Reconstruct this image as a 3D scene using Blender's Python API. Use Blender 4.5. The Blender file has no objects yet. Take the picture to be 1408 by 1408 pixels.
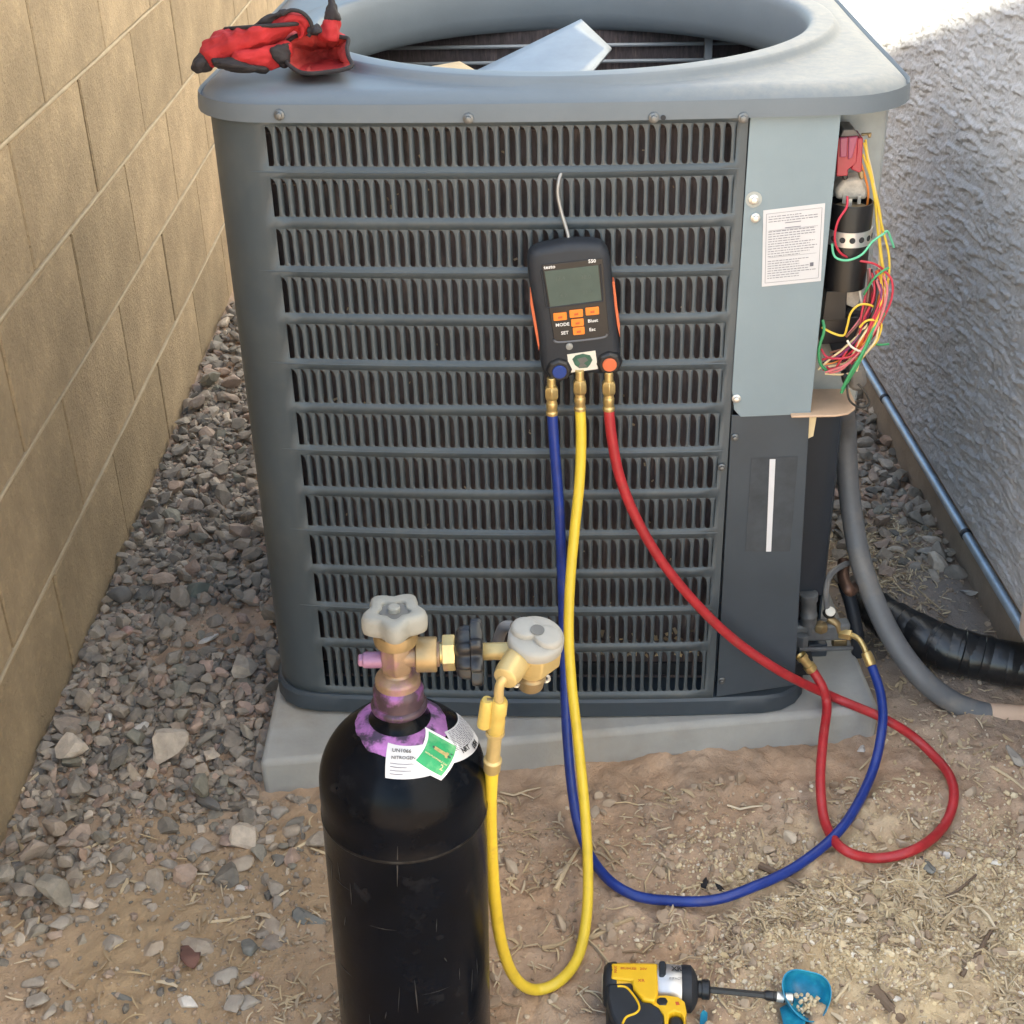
import bpy, bmesh, math, random
import numpy as np
from mathutils import Matrix, Vector

random.seed(7); RNG = np.random.default_rng(7)
C = bpy.context.scene.collection
SC = bpy.context.scene
R = math.radians

# ------------------------------------------------------------------ camera
PITCH, YAW, ROLL, FPX, SRC = R(29.73), R(0.35), R(-1.94), 1923.47, 1408.0
CAM = Vector((0, 0, 1.30))
_f = Vector((math.sin(YAW)*math.cos(PITCH), math.cos(YAW)*math.cos(PITCH), -math.sin(PITCH)))
_r0 = Vector((math.cos(YAW), -math.sin(YAW), 0)); _u0 = _r0.cross(_f)
_r = math.cos(ROLL)*_r0 + math.sin(ROLL)*_u0
_u = -math.sin(ROLL)*_r0 + math.cos(ROLL)*_u0
cd = bpy.data.cameras.new('camera'); cam = bpy.data.objects.new('camera', cd); C.objects.link(cam)
cam.matrix_world = Matrix(((_r.x, _u.x, -_f.x, CAM.x), (_r.y, _u.y, -_f.y, CAM.y), (_r.z, _u.z, -_f.z, CAM.z), (0, 0, 0, 1)))
cd.sensor_width = 36; cd.lens = 36*FPX/SRC; cd.clip_start = .05; cd.clip_end = 500
SC.camera = cam

def pt(px, py, **kw):
    """world point seen at a photo pixel, on the plane x=, y= or z="""
    d = _f + _r*((px-SRC/2)/FPX) - _u*((py-SRC/2)/FPX)
    (ax, val), = kw.items()
    i = 'xyz'.index(ax)
    return CAM + d*((val-CAM[i])/d[i])

# ------------------------------------------------------------------ light
SUN_DIR = Vector((1.0, .25, -.75)).normalized()
SUN_EL = math.asin(-SUN_DIR.z)
SUN_AZ = math.atan2(-SUN_DIR.x, -SUN_DIR.y) % (2*math.pi)
w = bpy.data.worlds.new("World"); SC.world = w; w.use_nodes = True
nt = w.node_tree; bg = nt.nodes['Background']
sky = nt.nodes.new('ShaderNodeTexSky'); sky.sky_type = 'NISHITA'; sky.sun_disc = False
sky.sun_elevation = SUN_EL; sky.sun_rotation = SUN_AZ; sky.air_density = 1.0; sky.dust_density = 2.0; sky.ozone_density = 1.0
nt.links.new(sky.outputs[0], bg.inputs[0]); bg.inputs[1].default_value = .11
sl = bpy.data.lights.new('sun', 'SUN'); so = bpy.data.objects.new('sun', sl); C.objects.link(so)
sl.energy = 5.0; sl.angle = R(.5); sl.color = (1, .93, .82)
so.location = (-8, -2, 7); so.rotation_euler = SUN_DIR.to_track_quat('-Z', 'Y').to_euler()
SC.view_settings.view_transform = 'Standard'; SC.view_settings.look = 'None'
SC.view_settings.exposure = 2.55; SC.view_settings.gamma = 1.0
try:
    SC.view_settings.use_white_balance = True; SC.view_settings.white_balance_temperature = 6900; SC.view_settings.white_balance_tint = 2
except Exception: pass
try: SC.view_settings.use_curve_mapping = False
except Exception: pass
try:
    SC.cycles.max_bounces = 8; SC.cycles.diffuse_bounces = 6; SC.cycles.use_denoising = True
except Exception: pass

# ------------------------------------------------------------------ materials
def mat(name, col, rough=.6, metal=0., var=.0, vscale=12., bump=0., bscale=150., col2=None, c2scale=6., c2lo=.5, c2hi=.65,
        island=None, spec=.5, coat=0., stretch=None, dust=None, trans=0., objvar=0.):
    m = bpy.data.materials.new(name); m.use_nodes = True
    n = m.node_tree.nodes; L = m.node_tree.links; b = n['Principled BSDF']
    b.inputs['Roughness'].default_value = rough; b.inputs['Metallic'].default_value = metal
    b.inputs['Specular IOR Level'].default_value = spec; b.inputs['Coat Weight'].default_value = coat
    if trans: b.inputs['Transmission Weight'].default_value = trans
    tc = n.new('ShaderNodeTexCoord'); co = tc.outputs['Object']
    if stretch:
        mp = n.new('ShaderNodeMapping'); mp.inputs['Scale'].default_value = stretch; L.new(co, mp.inputs[0]); co = mp.outputs[0]
    def noise(scale, detail=6, rg=.6):
        t = n.new('ShaderNodeTexNoise'); t.inputs['Scale'].default_value = scale; t.inputs['Detail'].default_value = detail
        t.inputs['Roughness'].default_value = rg; L.new(co, t.inputs['Vector']); return t.outputs['Fac']
    def ramp(fac, stops):
        r = n.new('ShaderNodeValToRGB'); e = r.color_ramp.elements
        while len(e) < len(stops): e.new(.5)
        for k, (p, c) in enumerate(stops): e[k].position = p; e[k].color = tuple(c)[:3] + (1,)
        L.new(fac, r.inputs[0]); return r.outputs[0]
    def mix(fac, a, bb, mode='MIX'):
        x = n.new('ShaderNodeMix'); x.data_type = 'RGBA'; x.blend_type = mode
        if isinstance(fac, float): x.inputs[0].default_value = fac
        else: L.new(fac, x.inputs[0])
        for sock, v in ((6, a), (7, bb)):
            if isinstance(v, tuple): x.inputs[sock].default_value = v[:3] + (1,)
            else: L.new(v, x.inputs[sock])
        return x.outputs[2]
    cur = tuple(col)
    if island:
        g = n.new('ShaderNodeNewGeometry'); k = len(island)
        cur = ramp(g.outputs['Random Per Island'], [(i/max(1, k-1), c) for i, c in enumerate(island)])
    if col2:
        cur = mix(ramp(noise(c2scale), [(c2lo, (0, 0, 0)), (c2hi, (1, 1, 1))]), cur, tuple(col2))
    if var:
        cur = mix(1.0, cur, ramp(noise(vscale, 8, .65), [(.3, (1-var,)*3), (.7, (1+var,)*3)]), 'MULTIPLY')
    if objvar:
        oi = n.new('ShaderNodeObjectInfo'); cur = mix(1.0, cur, ramp(oi.outputs['Random'], [(0, (1-objvar, 1-objvar, 1-objvar*1.1)), (1, (1+objvar*.6, 1+objvar*.55, 1+objvar*.5))]), 'MULTIPLY')
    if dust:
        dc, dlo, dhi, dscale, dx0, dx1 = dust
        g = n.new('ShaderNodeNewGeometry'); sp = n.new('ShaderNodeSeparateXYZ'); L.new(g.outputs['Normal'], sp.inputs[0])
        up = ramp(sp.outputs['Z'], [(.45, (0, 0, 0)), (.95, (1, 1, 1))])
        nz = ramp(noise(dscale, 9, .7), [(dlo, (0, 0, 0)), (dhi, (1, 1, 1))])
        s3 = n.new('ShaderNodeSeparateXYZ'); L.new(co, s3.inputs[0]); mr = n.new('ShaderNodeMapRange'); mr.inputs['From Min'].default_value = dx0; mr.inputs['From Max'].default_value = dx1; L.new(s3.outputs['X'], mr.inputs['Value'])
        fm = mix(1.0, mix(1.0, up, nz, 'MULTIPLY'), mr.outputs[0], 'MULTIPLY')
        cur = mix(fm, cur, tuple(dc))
    if isinstance(cur, tuple): b.inputs['Base Color'].default_value = cur[:3] + (1,)
    else: L.new(cur, b.inputs['Base Color'])
    if bump:
        bn = n.new('ShaderNodeBump'); bn.inputs['Strength'].default_value = 1.0; bn.inputs['Distance'].default_value = bump
        L.new(noise(bscale, 8, .65), bn.inputs['Height']); L.new(bn.outputs[0], b.inputs['Normal'])
    m['nodes'] = 1
    return m

M = {}
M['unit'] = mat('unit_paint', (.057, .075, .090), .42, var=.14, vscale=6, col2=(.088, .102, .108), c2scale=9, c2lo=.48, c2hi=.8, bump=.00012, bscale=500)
M['unit_dark'] = mat('unit_paint_lower', (.042, .057, .074), .45, var=.14, vscale=7)
M['unit_light'] = mat('unit_panel_paint', (.20, .265, .305), .4, var=.06, vscale=6, bump=.0001, bscale=400)
M['plate'] = mat('galvanized_plate', (.33, .36, .36), .45, metal=.2, var=.1, vscale=30)
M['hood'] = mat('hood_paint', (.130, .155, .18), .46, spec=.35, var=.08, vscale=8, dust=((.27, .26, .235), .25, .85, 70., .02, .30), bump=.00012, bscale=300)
M['inner'] = mat('dark_inside', (.02, .022, .027), .7, var=.2)
M['coil'] = mat('coil_fins', (.075, .058, .060), .7, var=.55, vscale=45, stretch=(7, 1, 1), col2=(.17, .13, .115), c2scale=14, c2lo=.55, c2hi=.75)
M['wire_guard'] = mat('guard_wire', (.30, .32, .34), .5)
M['blade'] = mat('fan_blade_metal', (.26, .29, .32), .42, metal=.4, var=.14, vscale=14)
M['blade_tan'] = mat('lit_blade', (.55, .42, .26), .7, var=.15)  # blade catching warm light; that light is put into its tan colour
M['steel'] = mat('screw_steel', (.16, .17, .18), .4, metal=.7)
M['steel_light'] = mat('bright_steel', (.62, .62, .60), .35, metal=.7)
M['silver'] = mat('silver_case', (.52, .52, .53), .38, metal=.75, var=.06, vscale=60)
M['paper'] = mat('white_paper', (.60, .60, .62), .8, var=.03)
M['tape'] = mat('white_tape', (.66, .67, .70), .7, var=.05, vscale=60)
M['residue'] = mat('tape_residue', (.046, .055, .066), .7, var=.25, vscale=40)
M['print'] = mat('grey_print', (.16, .16, .19), .8)
M['ink'] = mat('black_ink', (.03, .03, .03), .8)
M['white'] = mat('white_print', (.8, .8, .8), .6)
M['red_ink'] = mat('red_ink', (.55, .10, .03), .6)
M['black'] = mat('black_plastic', (.014, .015, .018), .38, var=.15, vscale=20, bump=.0001, bscale=700)
M['black_matte'] = mat('black_rubber', (.016, .020, .028), .6, var=.2, vscale=30)
M['cyl'] = mat('black_cylinder_paint', (.0022, .0034, .0060), .22, spec=.09, var=.5, vscale=14, col2=(.018, .019, .022), c2scale=30, c2lo=.58, c2hi=.80, bump=.0004, bscale=40)
M['purple'] = mat('purple_paint', (.31, .12, .35), .5, var=.45, vscale=55, col2=(.04, .025, .06), c2scale=60, c2lo=.47, c2hi=.58, bump=.0008, bscale=90)
M['purple_neck'] = mat('stained_neck', (.055, .035, .05), .4, metal=.3, var=.3, vscale=40, col2=(.22, .085, .27), c2scale=45, c2lo=.48, c2hi=.62)
M['brass_stain'] = mat('purple_stained_brass', (.27, .19, .125), .42, metal=.45, var=.25, vscale=40, col2=(.28, .13, .22), c2scale=38, c2lo=.50, c2hi=.68)
M['brass_dull'] = mat('dull_brass', (.29, .215, .115), .42, metal=.6, var=.15, vscale=40)
M['brass'] = mat('brass', (.62, .46, .20), .34, metal=.75, var=.12, vscale=50)
M['brass_yellow'] = mat('yellow_brass', (.50, .38, .17), .4, metal=.35, var=.1, vscale=50)
M['knob'] = mat('grey_handwheel', (.235, .235, .215), .6, var=.1, vscale=40, bump=.0004, bscale=200)
M['knob_dark'] = mat('grey_recess', (.12, .12, .115), .6, var=.2, vscale=60)
M['cap_white'] = mat('white_cap', (.29, .285, .265), .55, var=.06, vscale=40)
M['yellow_hose'] = mat('yellow_hose_rubber', (.74, .54, .05), .42, col2=(.50, .36, .06), c2scale=40, c2lo=.6, c2hi=.8, var=.10, vscale=30)
M['blue_hose'] = mat('blue_hose_rubber', (.010, .035, .23), .38, var=.2, vscale=50, col2=(.045, .06, .20), c2scale=45, c2lo=.58, c2hi=.8)
M['red_hose'] = mat('red_hose_rubber', (.40, .022, .030), .45, var=.2, vscale=50, col2=(.33, .06, .055), c2scale=45, c2lo=.55, c2hi=.8)
M['valve_yellow'] = mat('yellow_valve_paint', (.56, .41, .11), .4, metal=.15, var=.1, vscale=60)
M['orange'] = mat('orange_rubber', (.85, .24, .03), .5, var=.05)
M['coral'] = mat('coral_grip', (.66, .15, .06), .55, var=.05)
M['lcd'] = mat('lcd_glass', (.080, .108, .096), .4, spec=.2, var=.08, vscale=30)
M['lcd_ink'] = mat('lcd_digits', (.07, .098, .087), .4)
M['blue_cap'] = mat('blue_knob', (.012, .045, .24), .45)
M['green'] = mat('green_label', (.02, .32, .12), .5, var=.15, vscale=90, col2=(.22, .52, .25), c2scale=35, c2lo=.45, c2hi=.65)
M['dark_green'] = mat('dark_green_print', (.03, .10, .07), .5, var=.3, vscale=200)
M['gold'] = mat('gold_print', (.40, .33, .14), .5, var=.3, vscale=300)
M['drill_yellow'] = mat('tool_yellow', (.80, .48, .02), .45, var=.05, vscale=40, bump=.00008, bscale=900)
M['teal'] = mat('teal_plastic', (.010, .20, .36), .3, var=.25, vscale=60, col2=(.04, .36, .47), c2scale=45, c2lo=.5, c2hi=.72)
M['conduit'] = mat('grey_conduit_rubber', (.14, .145, .155), .5, var=.14, vscale=20, col2=(.24, .215, .185), c2scale=18, c2lo=.5, c2hi=.8)
M['beige'] = mat('beige_plastic', (.66, .46, .33), .6, var=.06, vscale=30)
M['beige_box'] = mat('pale_box', (.60, .52, .49), .6, var=.05)
M['tan_shelf'] = mat('tan_shelf', (.60, .42, .29), .6, var=.12, vscale=20)
M['wrap'] = mat('black_tape_wrap', (.013, .014, .016), .28, var=.2, vscale=60, bump=.0006, bscale=60)
M['galv'] = mat('conduit_metal', (.33, .40, .48), .45, metal=.6, var=.2, vscale=30)
M['copper'] = mat('tarnished_copper', (.13, .075, .055), .45, metal=.6, var=.3, vscale=40)
M['valve_grey'] = mat('dull_grey_cap', (.13, .14, .15), .5, metal=.3, var=.2, vscale=60)
M['contactor'] = mat('red_contactor_plastic', (.34, .025, .045), .25, var=.1)
M['contactor2'] = mat('maroon_contactor_plastic', (.30, .06, .12), .3, var=.1)
M['grey_cap'] = mat('grey_cap', (.14, .13, .12), .5, var=.2, vscale=60)
M['foil'] = mat('crumpled_plastic', (.52, .48, .42), .35, var=.3, vscale=90)
M['cap_top'] = mat('capacitor_top', (.36, .28, .18), .4, metal=.4, var=.3, vscale=80)
for nm, c in dict(yellow=(.72, .50, .06), green=(.05, .30, .12), mint=(.13, .50, .30), red=(.50, .03, .06), pink=(.60, .17, .19), orange=(.72, .22, .04),
                  cream=(.74, .60, .36), white=(.72, .68, .60), black=(.02, .02, .02), brown=(.16, .07, .05), purple=(.2, .04, .14)).items():
    M['w_'+nm] = mat(nm+'_wire', c, .45, var=.05)
M['glove_red'] = mat('red_glove_fabric', (.38, .018, .022), .85, var=.3, vscale=25, bump=.0007, bscale=260)
M['glove_black'] = mat('black_glove_fabric', (.022, .018, .020), .8, var=.2, vscale=60, bump=.0006, bscale=300)
M['glove_in'] = mat('glove_lining', (.42, .045, .04), .9, var=.3, vscale=40, bump=.0006, bscale=300)
M['concrete'] = mat('pad_concrete', (.37, .37, .355), .85, var=.12, vscale=9, col2=(.30, .275, .235), c2scale=7, c2lo=.5, c2hi=.75, bump=.0007, bscale=120)
M['block'] = mat('concrete_block', (.41, .31, .195), .94, var=.2, vscale=9, bump=.006, bscale=130, col2=(.50, .375, .225), c2scale=60, c2lo=.50, c2hi=.75, objvar=.16)
M['mortar'] = mat('mortar', (.46, .37, .25), .92, var=.1, vscale=30, bump=.002, bscale=90)
M['mortar_dark'] = mat('recessed_mortar', (.10, .072, .045), .95, var=.2, vscale=30)
M['stucco'] = mat('stucco', (.44, .437, .455), .92, var=.12, vscale=26, bump=.0032, bscale=240)
M['found'] = mat('foundation_concrete', (.27, .22, .175), .9, var=.2, vscale=14, bump=.002, bscale=60)
M['stone'] = mat('gravel_stone', (.3, .3, .3), .85, var=.28, vscale=50, bump=.0010, bscale=200,
    island=[(0.437, 0.314, 0.256), (0.354, 0.285, 0.223), (0.184, 0.164, 0.138), (0.332, 0.282, 0.23), (0.258, 0.22, 0.179), (0.406, 0.339, 0.271), (0.16, 0.147, 0.129), (0.307, 0.271, 0.22), (0.443, 0.311, 0.239), (0.234, 0.209, 0.179), (0.368, 0.316, 0.261), (0.209, 0.18, 0.153), (0.59, 0.497, 0.398), (0.27, 0.237, 0.199), (0.245, 0.231, 0.183)])
for nm, c in dict(grey=(.36, .32, .275), dark=(.15, .14, .13), red=(.15, .075, .06), pink=(.46, .30, .26), white=(.66, .62, .57), green=(.17, .18, .15), tan=(.40, .33, .26), slate=(.20, .20, .185)).items():
    M['s_'+nm] = mat(nm+'_stone', c, .85, var=.22, vscale=40, bump=.0007, bscale=200)
M['crumb'] = mat('dirt_crumbs', (.3, .2, .1), .95, island=[(.34, .25, .18), (.42, .32, .23), (.27, .20, .14), (.50, .40, .30), (.38, .29, .21), (.58, .49, .38)])
M['sandy'] = mat('pale_grit', (.5, .4, .25), .95, island=[(.56, .44, .27), (.66, .54, .36), (.48, .37, .23), (.70, .60, .43), (.58, .46, .27), (.76, .70, .60)])
M['straw'] = mat('straw', (.5, .38, .2), .85, island=[(.50, .38, .23), (.60, .48, .31), (.36, .27, .17), (.66, .56, .41), (.24, .17, .11), (.54, .44, .29)])
M['twig'] = mat('dry_twig', (.42, .32, .20), .85, var=.25, vscale=40)
M['twig_dark'] = mat('dark_twig', (.17, .12, .085), .85, var=.25, vscale=40)
M['twig_pale'] = mat('pale_stick', (.62, .50, .33), .8, var=.15, vscale=40)
M['charcoal'] = mat('charcoal', (.015, .015, .018), .8)
M['render_wall'] = mat('house_render', (.5, .45, .38), .9, var=.05)
M['roof'] = mat('roof_tile', (.24, .13, .09), .85, var=.2, vscale=3)
M['glass'] = mat('window_glass', (.05, .06, .07), .1)

# ------------------------------------------------------------------ mesh helpers
class MB:
    def __init__(s): s.v = []; s.f = []
    def add(s, vs, fs, T=None):
        k = len(s.v)
        s.v += [tuple(T @ Vector(p)) if T is not None else tuple(p) for p in vs]
        s.f += [tuple(i+k for i in f) for f in fs]; return s
    def box(s, c, d, T=None):
        x, y, z = (a/2 for a in d)
        vs = [(c[0]+i*x, c[1]+j*y, c[2]+k*z) for i in (-1, 1) for j in (-1, 1) for k in (-1, 1)]
        return s.add(vs, [(0, 1, 3, 2), (4, 6, 7, 5), (0, 4, 5, 1), (2, 3, 7, 6), (0, 2, 6, 4), (1, 5, 7, 3)], T)
    def rings(s, rings, cap0=True, cap1=True, T=None, closed=True):
        n = len(rings[0]); vs = [p for r in rings for p in r]; fs = []
        for i in range(len(rings)-1):
            for j in range(n if closed else n-1):
                k = (j+1) % n
                fs.append((i*n+j, i*n+k, (i+1)*n+k, (i+1)*n+j))
        if cap0: fs.append(tuple(range(n-1, -1, -1)))
        if cap1: fs.append(tuple((len(rings)-1)*n+j for j in range(n)))
        return s.add(vs, fs, T)
    def lathe(s, prof, T=None, n=24, cap0=True, cap1=True, a0=0.):
        return s.rings([[(r*math.cos(a0+2*math.pi*j/n), r*math.sin(a0+2*math.pi*j/n), z) for j in range(n)] for r, z in prof], cap0, cap1, T)
    def cyl(s, p, q, r, n=16, r2=None):
        p, q = Vector(p), Vector(q); L_ = (q-p).length
        T = Matrix.Translation(p) @ (q-p).to_track_quat('Z', 'Y').to_matrix().to_4x4()
        return s.lathe([(r, 0), (r2 or r, L_)], T, n)
    def tube(s, pts, r, n=10, cap=True, wob=None):
        pts = [Vector(p) for p in pts]; rings = []; t0 = (pts[1]-pts[0]).normalized()
        up = Vector((0, 0, 1)) if abs(t0.z) < .9 else Vector((0, 1, 0)); a = t0.cross(up).normalized()
        for i, p in enumerate(pts):
            t = (pts[min(i+1, len(pts)-1)]-pts[max(i-1, 0)]).normalized()
            a = (a-t*a.dot(t)).normalized(); b = t.cross(a)
            rr = r[i] if isinstance(r, (list, tuple)) else r
            rings.append([p+(a*math.cos(2*math.pi*j/n)+b*math.sin(2*math.pi*j/n))*rr for j in range(n)])
        return s.rings(rings, cap, cap)
    def prism(s, poly, h, T=None, bev=0.):
        n = len(poly)
        if bev:
            c = (sum(p[0] for p in poly)/n, sum(p[1] for p in poly)/n)
            def ins(d): return [(p[0]+(c[0]-p[0])*min(1, d/max(1e-6, math.hypot(p[0]-c[0], p[1]-c[1]))), p[1]+(c[1]-p[1])*min(1, d/max(1e-6, math.hypot(p[0]-c[0], p[1]-c[1])))) for p in poly]
            i1 = ins(bev); i2 = ins(bev*.3)
            L = [(i1, 0), (i2, bev*.3), (poly, bev), (poly, h-bev), (i2, h-bev*.3), (i1, h)]
            return s.rings([[(x, y, z) for x, y in pl] for pl, z in L], T=T)
        return s.rings([[(x, y, 0) for x, y in poly], [(x, y, h) for x, y in poly]], T=T)
    def ball(s, c, r, T=None, n=14, m=8, sq=(1, 1, 1)):
        rings = [[(c[0]+r*sq[0]*math.sin(math.pi*i/m)*math.cos(2*math.pi*j/n), c[1]+r*sq[1]*math.sin(math.pi*i/m)*math.sin(2*math.pi*j/n), c[2]-r*sq[2]*math.cos(math.pi*i/m)) for j in range(n)] for i in range(1, m)]
        return s.rings(rings, T=T)
    def build(s, name, material, parent=None, smooth=True, bevel=0., world=False, solid=0., ang=40, segs=2):
        vs = s.v
        if world and parent is not None:
            W = parent.matrix_basis.copy()
            if parent.parent: W = parent.parent.matrix_basis @ W
            inv = W.inverted(); vs = [tuple(inv @ Vector(p)) for p in vs]
        me = bpy.data.meshes.new(name); me.from_pydata(vs, [], s.f); me.validate(); 
        bm = bmesh.new(); bm.from_mesh(me); bmesh.ops.recalc_face_normals(bm, faces=bm.faces)
        if smooth:
            lim = math.radians(ang)
            for f in bm.faces: f.smooth = True
            for e in bm.edges:
                if len(e.link_faces) == 2 and e.calc_face_angle(0) > lim: e.smooth = False
        bm.to_mesh(me); bm.free(); me.materials.append(material)
        o = bpy.data.objects.new(name, me); C.objects.link(o)
        if parent is not None: o.parent = parent
        if solid:
            md = o.modifiers.new('thick', 'SOLIDIFY'); md.thickness = solid; md.offset = 0
        if bevel:
            md = o.modifiers.new('bev', 'BEVEL'); md.width = bevel; md.segments = segs; md.limit_method = 'ANGLE'; md.angle_limit = R(35); md.harden_normals = False
        return o

def tag(o, label=None, cat=None, group=None, kind=None):
    if label: o['label'] = label
    if cat: o['category'] = cat
    if group: o['group'] = group
    if kind: o['kind'] = kind
    return o
def empty(name, loc, label, cat, group=None, rot=None):
    o = bpy.data.objects.new(name, None); C.objects.link(o); o.empty_display_size = .05
    o.matrix_basis = Matrix.Translation(loc) @ (rot if rot is not None else Matrix.Identity(4))
    return tag(o, label, cat, group)
def mesh_np(name, V, F, material, smooth=False):
    me = bpy.data.meshes.new(name); V = np.asarray(V, np.float32); F = np.asarray(F, np.int32); k = F.shape[1]
    me.vertices.add(len(V)); me.vertices.foreach_set('co', V.ravel())
    me.loops.add(F.size); me.loops.foreach_set('vertex_index', F.ravel())
    me.polygons.add(len(F)); me.polygons.foreach_set('loop_start', np.arange(0, F.size, k, dtype=np.int32))
    try: me.polygons.foreach_set('loop_total', np.full(len(F), k, np.int32))
    except Exception: pass
    me.polygons.foreach_set('use_smooth', np.full(len(F), smooth, bool))
    me.update(calc_edges=True); me.validate(); me.materials.append(material)
    o = bpy.data.objects.new(name, me); C.objects.link(o); return o
def spline(P, n=8):
    P = [Vector(p) for p in P]; out = []
    for i in range(len(P)-1):
        a, b, c, d = P[max(i-1, 0)], P[i], P[i+1], P[min(i+2, len(P)-1)]
        for k in range(n):
            t = k/n
            out.append(.5*((2*b)+(c-a)*t+(2*a-5*b+4*c-d)*t*t+(3*b-a-3*c+d)*t**3))
    return out+[P[-1]]
def text(body, size, T, material, parent, name='lettering', bold=0., sx=1.):
    cu = bpy.data.curves.new(name, 'FONT'); cu.body = body; cu.size = size; cu.extrude = .0001; cu.offset = bold; cu.align_x = 'CENTER'; cu.align_y = 'CENTER'
    cu.resolution_u = 2; cu.materials.append(material)
    t = bpy.data.objects.new('text_source', cu); C.objects.link(t); dg = bpy.context.evaluated_depsgraph_get()
    me = bpy.data.meshes.new_from_object(t.evaluated_get(dg)); bpy.data.objects.remove(t); bpy.data.curves.remove(cu)
    if not me.materials: me.materials.append(material)
    o = bpy.data.objects.new(name, me); C.objects.link(o); o.parent = parent; o.matrix_basis = T @ Matrix.Diagonal((sx, 1, 1, 1)); return o
def rrect(w, h, r, n=5):
    out = []
    for cx, cy, a in ((w/2-r, h/2-r, 0), (-w/2+r, h/2-r, 90), (-w/2+r, -h/2+r, 180), (w/2-r, -h/2+r, 270)):
        out += [(cx+r*math.cos(R(a+90*k/n)), cy+r*math.sin(R(a+90*k/n))) for k in range(n+1)]
    return out
def hexa(r): return [(r*math.cos(R(60*k+30)), r*math.sin(R(60*k+30))) for k in range(6)]
def frame(p, zdir, xhint=(1, 0, 0)):
    z = Vector(zdir).normalized(); x = Vector(xhint); 
    if abs(x.normalized().dot(z)) > .98: x = Vector((0, 0, 1)) if abs(z.z) < .9 else Vector((0, 1, 0))
    x = (x-z*x.dot(z)).normalized(); y = z.cross(x)
    return Matrix(((x.x, y.x, z.x, p[0]), (x.y, y.y, z.y, p[1]), (x.z, y.z, z.z, p[2]), (0, 0, 0, 1)))
TAB = np.random.default_rng(11).random((256, 256))
def vn(x, y):
    x = np.asarray(x, float); y = np.asarray(y, float)
    xi = np.floor(x).astype(int); yi = np.floor(y).astype(int); fx = x-xi; fy = y-yi
    fx = fx*fx*(3-2*fx); fy = fy*fy*(3-2*fy)
    g = lambda a, b: TAB[a & 255, b & 255]
    return (g(xi, yi)*(1-fx)+g(xi+1, yi)*fx)*(1-fy)+(g(xi, yi+1)*(1-fx)+g(xi+1, yi+1)*fx)*fy
def fbm(x, y, o=4):
    s = 0; a = .5; t = 0
    for k in range(o): s = s+a*vn(x*2**k+17*k, y*2**k+31*k); t += a; a *= .55
    return s/t
def sstep(a, b, x): t = np.clip((x-a)/(b-a), 0, 1); return t*t*(3-2*t)

# ------------------------------------------------------------------ ground
def gh(x, y):
    x = np.asarray(x, float); y = np.asarray(y, float)
    rough = .35+.65*sstep(.0, .25, x)*sstep(1.72, 1.5, y)
    near = sstep(4, 2.5, np.hypot(x, y-1.5))
    lump = .016*(fbm(x*5+3, y*5)-.5)+.020*rough*(fbm(x*16, y*16+5, 4)-.5)+(.006+.008*rough)*(fbm(x*60, y*60, 3)-.5)
    clod = (.010-.004*sstep(1.38, 1.46, y))*rough*sstep(.54, .66, fbm(x*30+9, y*30, 3))
    mound = .03*np.exp(-((x-.70)**2/.012+(y-2.0)**2/.09))
    return near*(lump+clod)+mound-.003
def axis(lo, hi, st, far):
    d = np.arange(lo, hi+1e-9, st); g = [.02*1.6**k for k in range(40)]; g = [q for q in g if q < far]+[far]
    return np.concatenate([lo-np.array(g[::-1]), d, hi+np.array(g)])
xs = axis(-.75, .86, .0045, 120); ys = axis(.98, 2.9, .0045, 120)
X, Y = np.meshgrid(xs, ys); Z = gh(X, Y); nx, ny = len(xs), len(ys)
I = np.arange(nx*ny).reshape(ny, nx)
F = np.stack([I[:-1, :-1], I[:-1, 1:], I[1:, 1:], I[1:, :-1]], -1).reshape(-1, 4)
def dirt_material():
    m = mat('dirt', (.44, .30, .20), .95, var=.25, vscale=22, bump=.004, bscale=150, col2=(.51, .38, .28), c2scale=9, c2lo=.42, c2hi=.68)
    n = m.node_tree.nodes; L = m.node_tree.links; b = n['Principled BSDF']; src = b.inputs['Base Color'].links[0].from_socket
    tc = [q for q in n if q.type == 'TEX_COORD'][0]
    def blob(cx, cy, rad, soft, nscale, amp):
        mp = n.new('ShaderNodeVectorMath'); mp.operation = 'DISTANCE'; mp.inputs[1].default_value = (cx, cy, 0); L.new(tc.outputs['Object'], mp.inputs[0])
        t = n.new('ShaderNodeTexNoise'); t.inputs['Scale'].default_value = nscale; t.inputs['Detail'].default_value = 8; L.new(tc.outputs['Object'], t.inputs['Vector'])
        a = n.new('ShaderNodeMath'); a.operation = 'MULTIPLY_ADD'; L.new(t.outputs['Fac'], a.inputs[0]); a.inputs[1].default_value = amp; L.new(mp.outputs['Value'], a.inputs[2])
        r = n.new('ShaderNodeMapRange'); r.inputs['From Min'].default_value = rad+soft+amp*.5; r.inputs['From Max'].default_value = rad-soft+amp*.5; L.new(a.outputs[0], r.inputs['Value']); return r.outputs[0]
    def over(c, fac, col):
        x = n.new('ShaderNodeMix'); x.data_type = 'RGBA'; L.new(fac, x.inputs[0]); L.new(c, x.inputs[6]); x.inputs[7].default_value = col+(1,); return x.outputs[2]
    c = over(src, blob(.47, 1.22, .15, .10, 14, .35), (.64, .51, .32))
    c = over(c, blob(-.42, 1.26, .22, .12, 9, .3), (.43, .31, .19))
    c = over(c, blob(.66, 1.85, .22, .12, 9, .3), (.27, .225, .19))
    L.new(c, b.inputs['Base Color']); return m
ground = mesh_np('ground', np.stack([X, Y, Z], -1).reshape(-1, 3), F, dirt_material(), True); tag(ground, kind='structure')

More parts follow.
